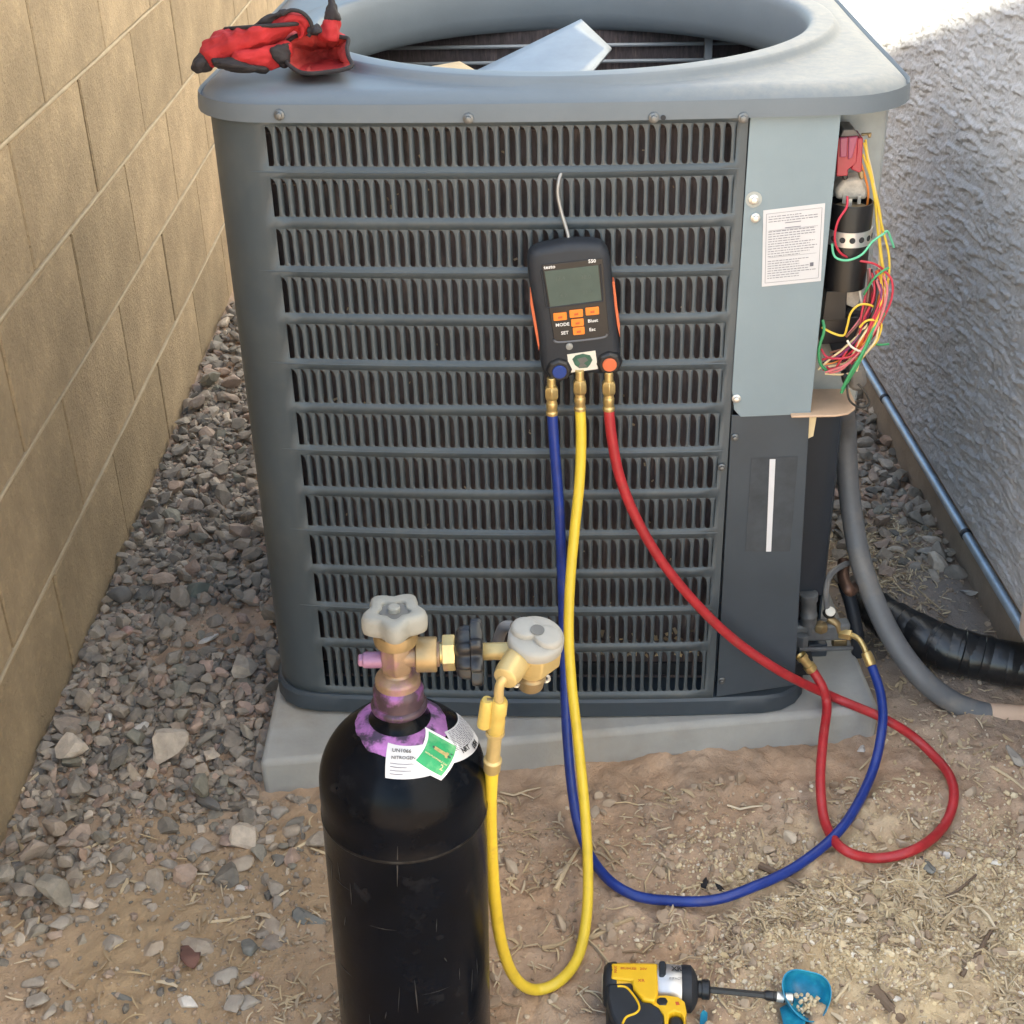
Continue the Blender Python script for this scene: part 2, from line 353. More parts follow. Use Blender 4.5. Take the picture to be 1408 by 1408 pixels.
def gpt(px, py, lift=0.):
    """point on the ground seen at a photo pixel, raised by lift"""
    z = 0.
    for _ in range(7): p = pt(px, py, z=z); z = float(gh(p.x, p.y))+lift
    return p
# stones -------------------------------------------------------------
def ico(sub):
    bm = bmesh.new(); bmesh.ops.create_icosphere(bm, subdivisions=sub, radius=1)
    v = np.array([p.co for p in bm.verts]); f = np.array([[q.index for q in p.verts] for p in bm.faces]); bm.free(); return v, f
V2, F2 = ico(3); V1, F1 = ico(1); V1b, F1b = ico(2)
def rock(v, cuts, rng):
    v = v.copy()
    for _ in range(cuts):
        nrm = rng.normal(size=3); nrm /= np.linalg.norm(nrm); d = rng.uniform(.38, .72)
        e = v@nrm-d; v -= np.outer(np.clip(e, 0, None), nrm)
    v += .03*rng.normal(size=v.shape)*0
    return v/np.abs(v).max()
ROCKS = [rock(V1b, 15, RNG) for _ in range(16)]; ROCKS_HI = [rock(V2, 11, RNG) for _ in range(14)]; CRUMBS = [rock(V1, 3, RNG) for _ in range(8)]
def rot3(rng, flat=.4):
    a = rng.uniform(0, 2*np.pi); t = rng.normal(0, flat); p = rng.normal(0, flat)
    ca, sa, ct, st, cp, sp = np.cos(a), np.sin(a), np.cos(t), np.sin(t), np.cos(p), np.sin(p)
    return np.array([[ca, -sa, 0], [sa, ca, 0], [0, 0, 1]])@np.array([[1, 0, 0], [0, ct, -st], [0, st, ct]])@np.array([[cp, 0, sp], [0, 1, 0], [-sp, 0, cp]])
def scatter(name, items, base, faces, material, smooth=False):
    Vs, Fs, k = [], [], 0
    for (x, y, z, r, sc, rm) in items:
        v = (base[RNG.integers(len(base))]*np.array(sc)*r)@rm.T+np.array([x, y, z]); Vs.append(v); Fs.append(faces+k); k += len(v)
    return mesh_np(name, np.concatenate(Vs), np.concatenate(Fs), material, smooth)
def in_pad(x, y): return -.36 < x < .535 and 1.50 < y < 2.5
items = []; cell = {}
def try_place(x, y, r, sep=.8):
    k = (int(x/.04), int(y/.04))
    for i in (-1, 0, 1):
        for j in (-1, 0, 1):
            for (a, b, q) in cell.get((k[0]+i, k[1]+j), ()):
                if (a-x)**2+(b-y)**2 < (sep*(q+r))**2: return False
    cell.setdefault(k, []).append((x, y, r)); return True
bare = pt(300, 862, z=0); bare2 = pt(215, 900, z=0)
def left_density(x, y):
    y += .16*float(sstep(-.50, -.60, x)); d = 1.0 if y > 1.62 else max(.05, 1-(1.62-y)/.34)
    if y < 1.62: d *= .85 if x < -.33 else .5
    e = math.hypot((x-bare.x)/.095, (y-bare.y)/.075)
    if e < 1: d *= .06
    if y < 1.33: d *= .25
    return d
for layer in range(2):
    cell = {}
    for _ in range(26000):
        if RNG.random() < .78:
            x = RNG.uniform(-.69, -.26); y = RNG.uniform(1.22, 3.4); d = left_density(x, y)
        else:
            x = RNG.uniform(.44, .775); y = RNG.uniform(1.95, 3.3); d = min(1, (y-1.93)/.3)*(.75 if y < 2.4 else 1)
            if y < 2.2 and x < .56: d *= .3
        if in_pad(x, y) or RNG.random() > d: continue
        if layer and (RNG.random() > .55*d or d < .5): continue
        r = float(np.clip(RNG.lognormal(math.log(.0150), .38), .007, .028))
        if x < -.690+r*.6: continue
        if not try_place(x, y, r, .64 if layer == 0 else .78): continue
        sc = (RNG.uniform(.85, 1.3), RNG.uniform(.7, 1.0), RNG.uniform(.5, .8))
        z = float(gh(x, y))+r*((.28 if y > 1.55 else .08) if layer == 0 else 1.0)
        items.append((x, y, z, r, sc, rot3(RNG)))
fine = []
for _ in range(9000):
    x = RNG.uniform(-.69, -.27); y = RNG.uniform(1.3, 2.9)
    if in_pad(x, y) or RNG.random() > left_density(x, y)*(1 if y > 1.5 else .5): continue
    r = float(RNG.uniform(.0035, .0095)); fine.append((x, y, float(gh(x, y))+r*.35, r, (1.1, .85, .7), rot3(RNG, .6)))
gv = scatter('gravel', items, ROCKS, F1b, M['stone']); tag(gv, 'bed of grey crushed stones between the block wall and the unit', 'gravel', kind='stuff')
print('gravel', len(items))

# ------------------------------------------------------------------ block wall
XW, Y0, Z0, HB = -.694, 2.234, -.026, .2032
bw = empty('block_wall', (XW, 2.2, 0), 'tall tan concrete block wall along the gravel strip', 'wall')
def block_mesh(seed, L, half=False):
    rng = random.Random(seed); mb = MB(); g = .0085; b = .0025
    y0, y1, z0, z1, x1 = g/2, L-g/2, .004, HB-.004, .0
    j = lambda: rng.uniform(-.0012, .0012)
    fr = [(0-b*.3+j()*.5, y0+b+j(), z0+b+j()), (0+j()*.3, y1-b+j(), z0+b+j()), (0+j()*.3, y1-b+j(), z1-b+j()), (0+j()*.3, y0+b+j(), z1-b+j())]
    md = [(-b, y0+j()*.4, z0+j()), (-b, y1+j()*.4, z0+j()), (-b, y1+j()*.4, z1+j()), (-b, y0+j()*.4, z1+j())]
    bk = [(-.19, y0, z0), (-.19, y1, z0), (-.19, y1, z1), (-.19, y0, z1)]
    mb.rings([bk, md, fr])
    return mb.build('block', M['block'], bw, smooth=False)
protos = [block_mesh(k, 2*HB) for k in range(5)]; used = [False]*5
for mcourse in range(8):
    j = -10 if mcourse % 2 == 0 else -9
    while Y0+j*HB < 5.2:
        k = random.randrange(5)
        if used[k]: o = protos[k].copy(); C.objects.link(o)
        else: o = protos[k]; used[k] = True
        o.parent = bw; o.location = (random.uniform(-.0012, .0012), Y0+j*HB-2.2, Z0+mcourse*HB); j += 2
mb = MB(); mb.box((-.10, .43, .69), (.17, 4.9, 1.68)); mb.build('mortar_core', M['mortar_dark'], bw)
for c in range(1, 9):
    rng = np.random.default_rng(c); n = 260; yy = np.linspace(-1.98, 2.9, n); h = .0029+.0016*(fbm(yy*9, yy*0+c*7.3, 3)-.5)*2; pr = .0012+.0022*(fbm(yy*14, yy*0+c*3.1+40, 3)-.4)
    dz = .002*(fbm(yy*3, yy*0+c*5., 2)-.5)
    rg = [[(-.02, y, a*-1+d-.001), (p*.4, y, -a+d), (p, y, -a*.5+d), (p, y, a*.5+d), (p*.4, y, a+d), (-.02, y, a+d+.001)] for y, a, p, d in zip(yy, h, pr, dz)]
    mb = MB(); mb.rings(rg, T=Matrix.Translation((0, 0, Z0+c*HB))); mb.build('mortar_joint', M['mortar'], bw)

# ------------------------------------------------------------------ house wall (stucco) with foundation
hw = empty('house_wall', (.75, 2.2, 0), 'grey stucco house wall with rough knockdown texture right of the unit', 'wall')
ya = np.concatenate([np.arange(-2, 1.5, .25), np.arange(1.5, 3.5, .0025), np.arange(3.5, 6.6, .25)]); za = np.concatenate([np.arange(.135, 1.05, .0023), np.arange(1.06, 2.75, .12)])
YY, ZZ = np.meshgrid(ya, za)
s_ = YY*math.cos(.14)-ZZ*math.sin(.14); t_ = YY*math.sin(.14)+ZZ*math.cos(.14)
warp = .05*(fbm(s_*4, t_*4, 2)-.5)
n1 = fbm(s_*20, (t_+warp*.4)*105, 3); n2 = fbm(s_*42+50, (t_+warp*.4)*190+9, 3); n3 = fbm(s_*170, t_*190, 3)
hgt = .0026*sstep(.55, .60, n1)+.0018*sstep(.55, .60, n2)+.0030*(n3-.5)
hgt = hgt*((ZZ > .14) & (YY > 1.4) & (YY < 3.55) & (ZZ < 1.1))
XX = .75-hgt+(.755-.75)*0-.004*(YY-2.2)*0
V = np.stack([XX-.75, YY-2.2, ZZ], -1).reshape(-1, 3); a, b = len(ya), len(za); I = np.arange(a*b).reshape(b, a)
F = np.stack([I[:-1, :-1], I[1:, :-1], I[1:, 1:], I[:-1, 1:]], -1).reshape(-1, 4)
o = mesh_np('stucco_face', V, F, M['stucco'], True); o.parent = hw
mb = MB(); mb.box((.108, .1, 1.44), (.2, 8.6, 2.62)); mb.build('wall_core', M['render_wall'], hw)
mb = MB(); mb.box((.12, .1, .02), (.2, 8.6, .24)); o = mb.build('foundation', M['found'], hw, bevel=.004)

# unseen house added beyond the block wall, its roof shaped to shade this alley
nh = empty('added_shade_house', (-5.2, -.85, 0), 'unseen house added beyond the block wall, its sloping roof shading the alley', 'house')
zt = 5.72; sl_ = .314
mb = MB(); mb.rings([[(x, 0, 0), (x, 0, zt-.16), (x, 9.5, zt-.16-9.5*sl_), (x, 9.5, 0)] for x in (-8, 0)]); mb.build('wall', M['render_wall'], nh, smooth=False)
mb = MB(); mb.rings([[(x, -.05, zt+.02), (x, 9.8, zt+.02-9.85*sl_), (x, 9.8, zt-.14-9.85*sl_), (x, -.05, zt-.14)] for x in (-8.2, .2)]); mb.build('roof', M['roof'], nh, smooth=False)
for y in (1.5, 5):
    mb = MB(); mb.box((.03, y, 1.4), (.08, 1.3, 1.1)); f = mb.build('window', M['white'], nh)
    mb = MB(); mb.box((.075, y, 1.4), (.02, 1.15, .95)); mb.build('pane', M['glass'], f)

# ------------------------------------------------------------------ concrete pad
pl, pr_ = Vector((-.352, 1.516)), Vector((.526, 1.586)); ang = math.atan2(pr_.y-pl.y, pr_.x-pl.x)
pad = empty('concrete_pad', (pl.x, pl.y, 0), 'grey concrete pad under the air conditioner', 'pad', rot=Matrix.Rotation(ang, 4, 'Z'))
L_ = (pr_-pl).length
mb = MB(); n = 60; rng = random.Random(3)
top = [(.006+ (L_-.012)*k/n, .004+.002*rng.random()) for k in range(n+1)]
ca_, sa_ = math.cos(-ang), math.sin(-ang); sd = lambda q: (q[0]*ca_-q[1]*sa_, q[0]*sa_+q[1]*ca_)
A_, B_ = (0, 0), (L_, 0); mb.prism([A_, B_, (B_[0]+sd((-.01, .92))[0], sd((-.01, .92))[1]), sd((.01, .95))], .12, Matrix.Translation((0, 0, -.07))); mb.build('slab', M['concrete'], pad, bevel=.009, segs=3)

# ------------------------------------------------------------------ air conditioner
UROT = Matrix.Rotation(R(-3.418), 4, 'Z') @ Matrix.Rotation(R(.415), 4, 'Y')
ac = empty('air_conditioner', (.062, 1.61, .051), 'large grey outdoor air conditioner with louvred front and open service corner', 'air conditioner', rot=UROT)
UM = ac.matrix_basis; UI = UM.inverted()
HU, DU, BUL, CR = .404, .76, .018, .062
def vf(u): return -BUL*(1-(u/.39)**2)
WB = .849                                  # underside of the hood
GL, GR = -.328, .212; NS = 44; PW = (GR-GL)/NS
ROWS = [(.842-.06074*k, (.842-.06074*k)-(.0465 if k < 12 else .0690)) for k in range(13)]
# front sheet: path in plan from the back of the left side round the corner to the right seam
def corner_path():
    P = [(-HU, DU-.03), (-HU, .5), (-HU, .25), (-HU, CR+.0)]
    for k in range(1, 9):
        a = R(180+90*k/8); P.append((-HU+CR+CR*math.cos(a), CR+CR*math.sin(a)+vf(-HU+CR)*(k/8)))
    return P
path = corner_path()+[(GL, vf(GL))]
if path[-2][0] > GL-.002: path[-2] = (GL-.003, vf(GL-.003))
nseg = 24
us = [GL+(GR-GL)*k/nseg for k in range(1, nseg+1)]
path += [(u, vf(u)) for u in us]+[(.218, vf(.218)), (.2245, vf(.2245)), (.2255, vf(.2245)+.012)]
iL = next(i for i, p in enumerate(path) if abs(p[0]-GL) < 1e-9 and p[1] < 0); iR = iL+nseg
ws = sorted([.026, WB+.006]+[q for r in ROWS for q in r])
mb = MB(); np_, nw_ = len(path), len(ws)
vs = [(u, v, w) for w in ws for u, v in path]; fs = []
openings = {(round(b_, 5), round(t_, 5)) for t_, b_ in ROWS}
for j in range(nw_-1):
    for i in range(np_-1):
        if iL <= i < iR and (round(ws[j], 5), round(ws[j+1], 5)) in openings: continue
        fs.append((j*np_+i, j*np_+i+1, (j+1)*np_+i+1, (j+1)*np_+i))
mb.add(vs, fs); o = mb.build('louvre_panel', M['unit'], ac, ang=30); md = o.modifiers.new('t', 'SOLIDIFY'); md.thickness = .0014; md.offset = -1
# embossed ribs between every second pair of rows
for k in range(0, 12, 2):
    wz = (ROWS[k][1]+ROWS[k+1][0])/2; pts = [(u, v) for u, v in path[iL-2:iR+2]]
    mb = MB(); rg = []
    for n_, (u, v) in enumerate(pts):
        q = 1 if 0 < n_ < len(pts)-1 else .05
        rg.append([(u, v+.001, wz+.0016), (u, v-.0007*q, wz+.0007), (u, v-.0010*q, wz), (u, v-.0007*q, wz-.0006), (u, v+.001, wz-.0010)])
    mb.rings(rg); mb.build('rib', M['unit'], ac)
# louvres: one stamped strip per slot, flared into the sheet at its ends
def louvre_geo(h):
    slot = PW*.55; flare = PW-slot*.0; V_, F_ = [], []
    lv = [0, .0016, .0035, .006, .0095, .0135, .018, h-.018, h-.0065, h-.004, h-.002, h-.0007, h]
    strip = PW-slot
    for d in lv:                                       # d measured down from the top of the slot
        a = 1-math.sqrt(max(0, 1-min(1, d/.0135)**2)) if False else 0
        tt = min(1, d/.0125); left = -slot*(1-math.sqrt(max(0., 1-(1-tt)**2)))    # concave quarter arc at the slot's top right
        left = -slot*max(0., (1-math.sqrt(max(0., 1-(1-tt)**2))))
        bb = min(1, (h-d)/.0042); lb = -slot*.5*(1-math.sqrt(max(0., 1-(1-bb)**2))); rb = slot*.5*(1-math.sqrt(max(0., 1-(1-bb)**2)))
        l = min(left, lb); mid = sstep(0, .010, d)*sstep(0, .006, h-d)
        for uu, vv in ((l, 0), (0, 0), (strip*.25, -.0008*mid), (strip*.62, -.0004*mid), (strip*.92, .0012*mid), (strip+rb, .0048*mid), (strip+rb+.0001, .0075*mid)):
            V_.append((float(uu), float(vv), -float(d)))
    n = 7
    for i in range(len(lv)-1):
        for j in range(n-1): F_.append((i*n+j, i*n+j+1, (i+1)*n+j+1, (i+1)*n+j))
    return V_, F_
def louvre_T(k, s):
    u = GL+PW*(s+.55); sl = 2*BUL*u/.39**2
    return Matrix.Translation((u, vf(u)+.0002, ROWS[k][0])) @ Matrix.Rotation(math.atan(sl), 4, 'Z')
lou = {}; rest = MB(); cnt = 0
for k in range(13):
    h = ROWS[k][0]-ROWS[k][1]; V_, F_ = louvre_geo(h)
    for s in range(-1, NS):
        if s == -1: continue
        if cnt < 300:
            key = round(h, 5)
            if key not in lou:
                mb = MB(); mb.add(V_, F_); o = mb.build('louvre', M['unit'], ac, ang=60); lou[key] = o
            else: o = lou[key].copy(); C.objects.link(o); o.parent = ac
            o.matrix_basis = louvre_T(k, s) @ Matrix.Rotation(random.gauss(0, .035), 4, 'Z')
        else: rest.add(V_, F_, louvre_T(k, s))
        cnt += 1
tag(rest.build('louvre_rows', M['unit'], ac, ang=60), kind='stuff')
# coil behind the louvres and around the inside
mb = MB()
mb.box((-.06, .040, .43), (.58, .012, .80)); mb.box((-.352, .39, .43), (.012, .70, .80)); mb.box((.0, .705, .43), (.70, .012, .82)); mb.box((.352, .40, .43), (.012, .60, .80))
mb.build('coil', M['coil'], ac)
mb = MB(); mb.box((0, .745, .44), (.74, .004, .82)); mb.box((-.386, .40, .44), (.003, .66, .82)); mb.box((.386, .42, .44), (.003, .64, .80)); mb.build('outer_sheet', M['unit_dark'], ac)
mb = MB(); mb.box((0, .38, .05), (.74, .70, .02)); mb.box((.218, .08, .43), (.006, .15, .80)); mb.build('inner_floor', M['inner'], ac)
mb = MB()
for k in range(14): mb.tube([(-.33, .012, .80-.06*k+.03), (.215, .012, .80-.06*k+.03)], .0016, 6)
for k in range(9): mb.tube([(-.30+.062*k, .010, .05), (-.30+.062*k, .010, .84)], .0014, 6)
mb.build('coil_tubes', M['coil'], ac)
mb = MB(); rg = np.random.default_rng(5)
for _ in range(170):
    q = rg.random(); 
    u = rg.uniform(.06, .205) if q < .45 else rg.uniform(-.31, .2); w_ = .075+abs(rg.normal(0, .022)) if q < .45 else rg.uniform(.1, .83); a = rg.uniform(0, 3); l = rg.uniform(.004, .012) if q < .45 else rg.uniform(.002, .006)
    mb.box((0, 0, 0), (l, .001, l*.45), Matrix.Translation((u, .022+.006*rg.random(), w_)) @ Matrix.Rotation(a, 4, 'Y') @ Matrix.Rotation(rg.uniform(-.6, .6), 4, 'Z'))
tag(mb.build('leaf_debris', M['straw'], ac), kind='stuff')
# base pan
def rr_in(u, v, hu, v0, v1, r, bul=0):
    v0 = v0-bul*(1-(u/HU)**2)
    du = max(0, abs(u)-(hu-r)); dv = max(0, (v0+r)-v, v-(v1-r))
    return du*du+dv*dv < r*r
def outline(cx, cy, hu, v0, v1, r, n, bul=BUL):
    out = []
    for k in range(n):
        a = 2*math.pi*k/n; lo, hi = 0., .9
        for _ in range(26):
            m_ = (lo+hi)/2
            if rr_in(cx+m_*math.cos(a), cy+m_*math.sin(a), hu, v0, v1, r, bul): lo = m_
            else: hi = m_
        out.append(lo)
    return out
n = 128; BO = -.024; ol = outline(0, .38, HU-.018, -.004, DU+.004, .062, n)
ring = lambda ins, w_: [(BO+(rr-ins)*math.cos(2*math.pi*k/n), .38+(rr-ins)*math.sin(2*math.pi*k/n), w_) for k, rr in enumerate(ol)]
mb = MB(); mb.rings([ring(.05, 0), ring(.004, 0), ring(.0, .004), ring(0, .027), ring(.004, .031), ring(.03, .033), ring(.2, .033)]); mb.build('base_pan', M['unit_dark'], ac)
# hood with the fan ring
HC = (.012, .372); n = 160
ol = outline(HC[0], HC[1], HU+.017, -.010, DU+.012, .090, n)
def drop(r): return .011*float(sstep(.360, .371, r))
loops = []
def lp(fr, w_, dr=False):
    q = []
    for k in range(n):
        a = 2*math.pi*k/n; r = fr(ol[k], k)
        q.append((HC[0]+r*math.cos(a), HC[1]+r*math.sin(a), w_-(drop(r) if dr else 0)))
    loops.append(q)
lp(lambda b, k: .330, .809); lp(lambda b, k: .323, .815); lp(lambda b, k: .321, .835); lp(lambda b, k: .3225, .855); lp(lambda b, k: .3260, .876); lp(lambda b, k: .3300, .8865); lp(lambda b, k: .3340, .8895)
lp(lambda b, k: .340, .8905)
for r_ in (.350, .359, .3615, .364, .3665, .369, .372): lp(lambda b, k, r_=r_: min(r_, .341+(max(.345, b-.036)-.341)*(.4+.5*(r_-.35)/.022)), .890, True)
for t_ in (.2, .4, .6, .8, 1.0): lp(lambda b, k, t_=t_: (lambda e, i: i+(e-i)*t_)(max(.345, b-.034), min(.373, .341+(max(.345, b-.036)-.341)*.92)), .890, True)
lp(lambda b, k: max(.350, b-.026), .8885, True); lp(lambda b, k: b-.017, .8855, True); lp(lambda b, k: b-.0095, .8805, True); lp(lambda b, k: b-.0045, .8755, True); lp(lambda b, k: b-.0012, .8690); lp(lambda b, k: b, .862); lp(lambda b, k: b+.0008, WB); lp(lambda b, k: b-.004, WB-.0005); lp(lambda b, k: b-.03, WB+.002)
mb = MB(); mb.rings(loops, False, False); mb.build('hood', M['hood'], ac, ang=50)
def screw(u, w_, r=.0044, v=None, label=None, m=None):
    v = vf(u)-.0125 if v is None else v
    T = frame((u, v, w_), (0, -1, 0))
    mb = MB(); mb.lathe([(r*1.35, -.001), (r*1.35, .0012), (r*1.2, .0016)], T, 18); mb.prism([(x, y) for x, y in hexa(r*.92)], .0042, T @ Matrix.Translation((0, 0, .0014)), bev=.0008)
    return mb.build('screw', m or M['steel'], ac)
def uw(px, py, dv=0.):
    """unit coordinates of a photo pixel on the front sheet"""
    q = UI @ CAM; d = UI.to_3x3() @ (pt(px, py, y=1.6)-CAM); t = (-.012+dv-q.y)/d.y
    for _ in range(4): 
        u = q.x+d.x*t; t = (vf(u)+dv-q.y)/d.y
    p = q+d*t; return p.x, p.z
for px, py in ((384, 158), (644, 163), (899, 162), (1022, 162)): u, w_ = uw(px, py, -.012); screw(u, w_)
u, w_ = uw(912, 162, -.012); mb = MB(); mb.lathe([(.003, 0), (.003, .0008)], frame((u, vf(u)-.0112, w_), (0, -1, 0)), 10); mb.build('hole', M['inner'], ac)
# far inner guard, post, fan
mb = MB()
for w_ in (.787, .762, .737, .712, .687, .662): mb.tube([(-.335, .690, w_), (.335, .690, w_)], .003, 6)
mb.build('guard_rail', M['wire_guard'], ac)
mb = MB(); mb.box((.240, .672, .70), (.012, .012, .20)); mb.build('guard_post', M['wire_guard'], ac)
hub = UI @ pt(700, 130, z=.80); hubc = Vector((HC[0], HC[1], .755))
mb = MB(); mb.lathe([(.045, -.02), (.047, .0), (.045, .02), (.03, .026)], Matrix.Translation(hubc), 24); mb.lathe([(.075, -.16), (.075, -.03), (.06, -.02)], Matrix.Translation(hubc), 24); mb.build('fan_motor', M['black_matte'], ac)
def blade(corners, m, name='fan_blade'):
    A, B, C_, D = corners; nn = 9; mb = MB(); vs = []
    for i in range(nn):
        for j in range(nn):
            s, t = i/(nn-1), j/(nn-1); p = (A*(1-s)+B*s)*(1-t)+(D*(1-s)+C_*s)*t
            p = p+Vector((0, 0, .004*math.sin(math.pi*s)*t))
            vs.append(p)
    mb.add(vs, [(i*nn+j, i*nn+j+1, (i+1)*nn+j+1, (i+1)*nn+j) for i in range(nn-1) for j in range(nn-1)])
    o = mb.build(name, m, ac, world=False); md = o.modifiers.new('t', 'SOLIDIFY'); md.thickness = .003; return o
A = UI @ pt(799, 26, z=.905); B = UI @ pt(841, 66, z=.885)
C1 = UI @ pt(803, 112, z=.868); D1 = UI @ pt(632, 108, z=.862)
blade((A, B, C1, D1), M['blade'])
A2 = UI @ pt(560, 97, z=.868); B2 = UI @ pt(632, 84, z=.875)
blade((A2, B2, hubc+Vector((-.02, -.02, .012)), hubc+Vector((-.045, -.02, -.012))), M['blade_tan'])
for a in (190, 300):
    q = Matrix.Rotation(R(a), 3, 'Z')
    e0 = hubc+q @ Vector((.27, -.07, .02)); e1 = hubc+q @ Vector((.27, .09, -.03)); e2 = hubc+q @ Vector((.045, .02, -.014)); e3 = hubc+q @ Vector((.045, -.02, .012))
    if a == 300: blade((e0, e1, e2, e3), M['blade'])
# service panels
def plate(poly, m, name, th=.0016, v0=-.0015, bend=True, parent=ac):
    """flat-ish sheet in the front plane from (u,w) corners"""
    mb = MB(); n_ = len(poly)
    fr = [(u, vf(u)+v0, w_) for u, w_ in poly]; bk = [(u, vf(u)+v0+th, w_) for u, w_ in poly]
    mb.rings([bk, fr]); return mb.build(name, m, parent, bevel=.0005)
pts = [uw(*q) for q in ((1030.5, 171), (1155, 166), (1114, 568), (1018, 572), (1009, 562), (1006, 535))]
pts[0] = (pts[0][0], WB+.004); pts[1] = (pts[1][0], WB+.004)
ctrl = plate(pts, M['unit_light'], 'control_panel', v0=-.003)
for (px, py, r) in ((1036, 273, .0045), (1038, 298, .0042), (1012, 546, .0042)):
    u, w_ = uw(px, py); screw(u, w_, r, v=vf(u)-.004, m=M['steel_light'])
u, w_ = uw(1036, 273); mb = MB(); mb.lathe([(.0095, 0), (.0095, .0007), (.006, .0009)], frame((u, vf(u)-.0032, w_), (0, -1, 0)), 20); mb.build('washer', M['plate'], ac)
pts = [uw(*q) for q in ((1006, 570), (1113, 567), (1092, 941), (985, 957))]
low = plate(pts, M['unit_dark'], 'service_panel', v0=-.002)
for px, py in ((1010, 600), (992, 641), (992, 934)): u, w_ = uw(px, py); screw(u, w_, .0036, v=vf(u)-.0025)
pp = plate([uw(*q) for q in ((1033, 629), (1097, 626), (1086, 757), (1024, 757))], M['residue'], 'tape_residue', th=.0002, v0=-.0024)
pp = plate([uw(*q) for q in ((1058, 630), (1066, 630), (1060, 757), (1053, 757))], M['tape'], 'tape_strip', th=.0003, v0=-.0028)
# paper notice with printed lines
c4 = [uw(*q) for q in ((1049, 288), (1134, 278), (1128, 385), (1047, 393))]
paper = plate(c4, M['paper'], 'paper_notice', th=.0003, v0=-.0035)
def onpaper(s, t):
    a = Vector(c4[0]).lerp(Vector(c4[1]), s); b = Vector(c4[3]).lerp(Vector(c4[2]), s); p = a.lerp(b, t); return (p.x, vf(p.x)-.0039, p.y)
mb = MB(); rg = random.Random(2)
def bar(s0, s1, t, th): mb.add([onpaper(s0, t), onpaper(s1, t), onpaper(s1, t+th), onpaper(s0, t+th)], [(0, 1, 2, 3)])
for s0, s1, t in ((.05, .95, .05), (.05, .95, .95)): bar(s0, s1, t, .004)
for s in (.05, .95): mb.add([onpaper(s, .05), onpaper(s+.006, .05), onpaper(s+.006, .95), onpaper(s, .95)], [(0, 1, 2, 3)])
for k in range(26):
    t = .09+.032*k; s = .09
    if k in (4, 17): continue
    if k in (3, 5): bar(.36, .62, t, .008); continue
    end = rg.choice((.62, .78, .86, .90))
    while s < end: l = rg.uniform(.02, .075); bar(s, min(end, s+l), t, .0075); s += l+.014
bar(.80, .86, .74, .05); bar(.1, .9, .27, .003); bar(.1, .9, .62, .003)
mb.build('printed_lines', M['print'], paper, smooth=False)
# open service corner
def box_uvw(name, u0, u1, v0, v1, w0, w1, m, bevel=.001):
    mb = MB(); mb.box(((u0+u1)/2, (v0+v1)/2, (w0+w1)/2), (u1-u0, v1-v0, w1-w0)); return mb.build(name, m, ac, bevel=bevel)
mb = MB()
pl_ = [(.228, .062), (.385, .062), (.395, .066), (.400, .078), (.401, .4), (.401, .70)]
mb.rings([[(u, v, w_) for u, v in pl_]+[(u-.0015, v+.0015, w_) for u, v in reversed(pl_)] for w_ in (.455, WB+.004)])
mb.build('box_plate', M['plate'], ac)
mb = MB()
pl_ = [(.228, .082), (.368, .082), (.384, .088), (.391, .11), (.392, .4), (.392, .70)]
mb.rings([[(u, v, w_) for u, v in pl_]+[(u-.0015, v+.0015, w_) for u, v in reversed(pl_)] for w_ in (.14, .456)])
mb.build('compressor_plate', mat('shaded_plate', (.016, .023, .034), .45, var=.15), ac)  # same paint as the unit, the corner's shade put into a darker colour
box_uvw('partition', .226, .229, .0, .08, .05, .848, M['unit_dark'])
mb = MB()
poly = [(.30, .075), (.30, -.018), (.355, -.016), (.372, -.010), (.383, .004), (.386, .02), (.386, .075)]
mb.prism(poly, .003, Matrix.Translation((0, 0, .473))); mb.build('shelf', M['tan_shelf'], ac, bevel=.001)
pts = [uw(*q) for q in ((1114, 569), (1125, 567), (1119, 602), (1110, 606))]; plate(pts, M['w_cream'], 'shelf_bracket', v0=.004)

# contactor, capacitor and wires stand in the open corner: positions on depth planes of the unit
def ua(px, py, v):
    q = UI @ CAM; d = UI.to_3x3() @ (pt(px, py, y=1.6)-CAM); return q+d*((v-q.y)/d.y)
def slab(name, pix, v0, v1, m, bevel=.0012, parent=ac):
    mb = MB(); fr = [ua(x, y, v0) for x, y in pix]; c_ = sum(fr, Vector())/len(fr)
    bk = [Vector((p.x, v1, p.z)) for p in fr]; mb.rings([bk, fr]); return mb.build(name, m, parent, bevel=bevel)
con = slab('contactor', [(1152, 190), (1180, 187), (1178, 224), (1166, 234), (1166, 242), (1150, 243)], .012, .058, M['contactor'])
slab('cover', [(1155, 190), (1165.5, 189), (1164.5, 216), (1155, 217)], .0095, .013, M['contactor2'], parent=con)
slab('cover', [(1167, 189), (1180, 188), (1172, 217), (1166, 220)], .0095, .013, M['contactor2'], parent=con)
slab('terminal_head', [(1155, 189), (1160, 178), (1175, 178), (1182, 187)], .014, .05, M['grey_cap'], parent=con)
slab('terminal_foot', [(1158, 243), (1166, 236), (1166, 246), (1161, 249)], .018, .03, M['black'], parent=con)
slab('terminal_foot', [(1181, 236), (1188, 236), (1188, 246), (1183, 248)], .018, .03, M['brass_dull'], parent=con)
slab('contactor_wing', [(1179, 190), (1187, 190), (1185, 236), (1181, 238), (1170, 233), (1178, 212)], .014, .05, M['contactor'], parent=con)
slab('bracket', [(1184, 184), (1199, 183), (1198, 190), (1194, 190), (1193, 186), (1185, 188)], .03, .034, M['brass_dull'])
slab('plastic_wrap', [(1160, 246), (1185, 243), (1195, 262), (1192, 275), (1150, 275), (1148, 262)], .03, .055, M['foil'], bevel=.004)
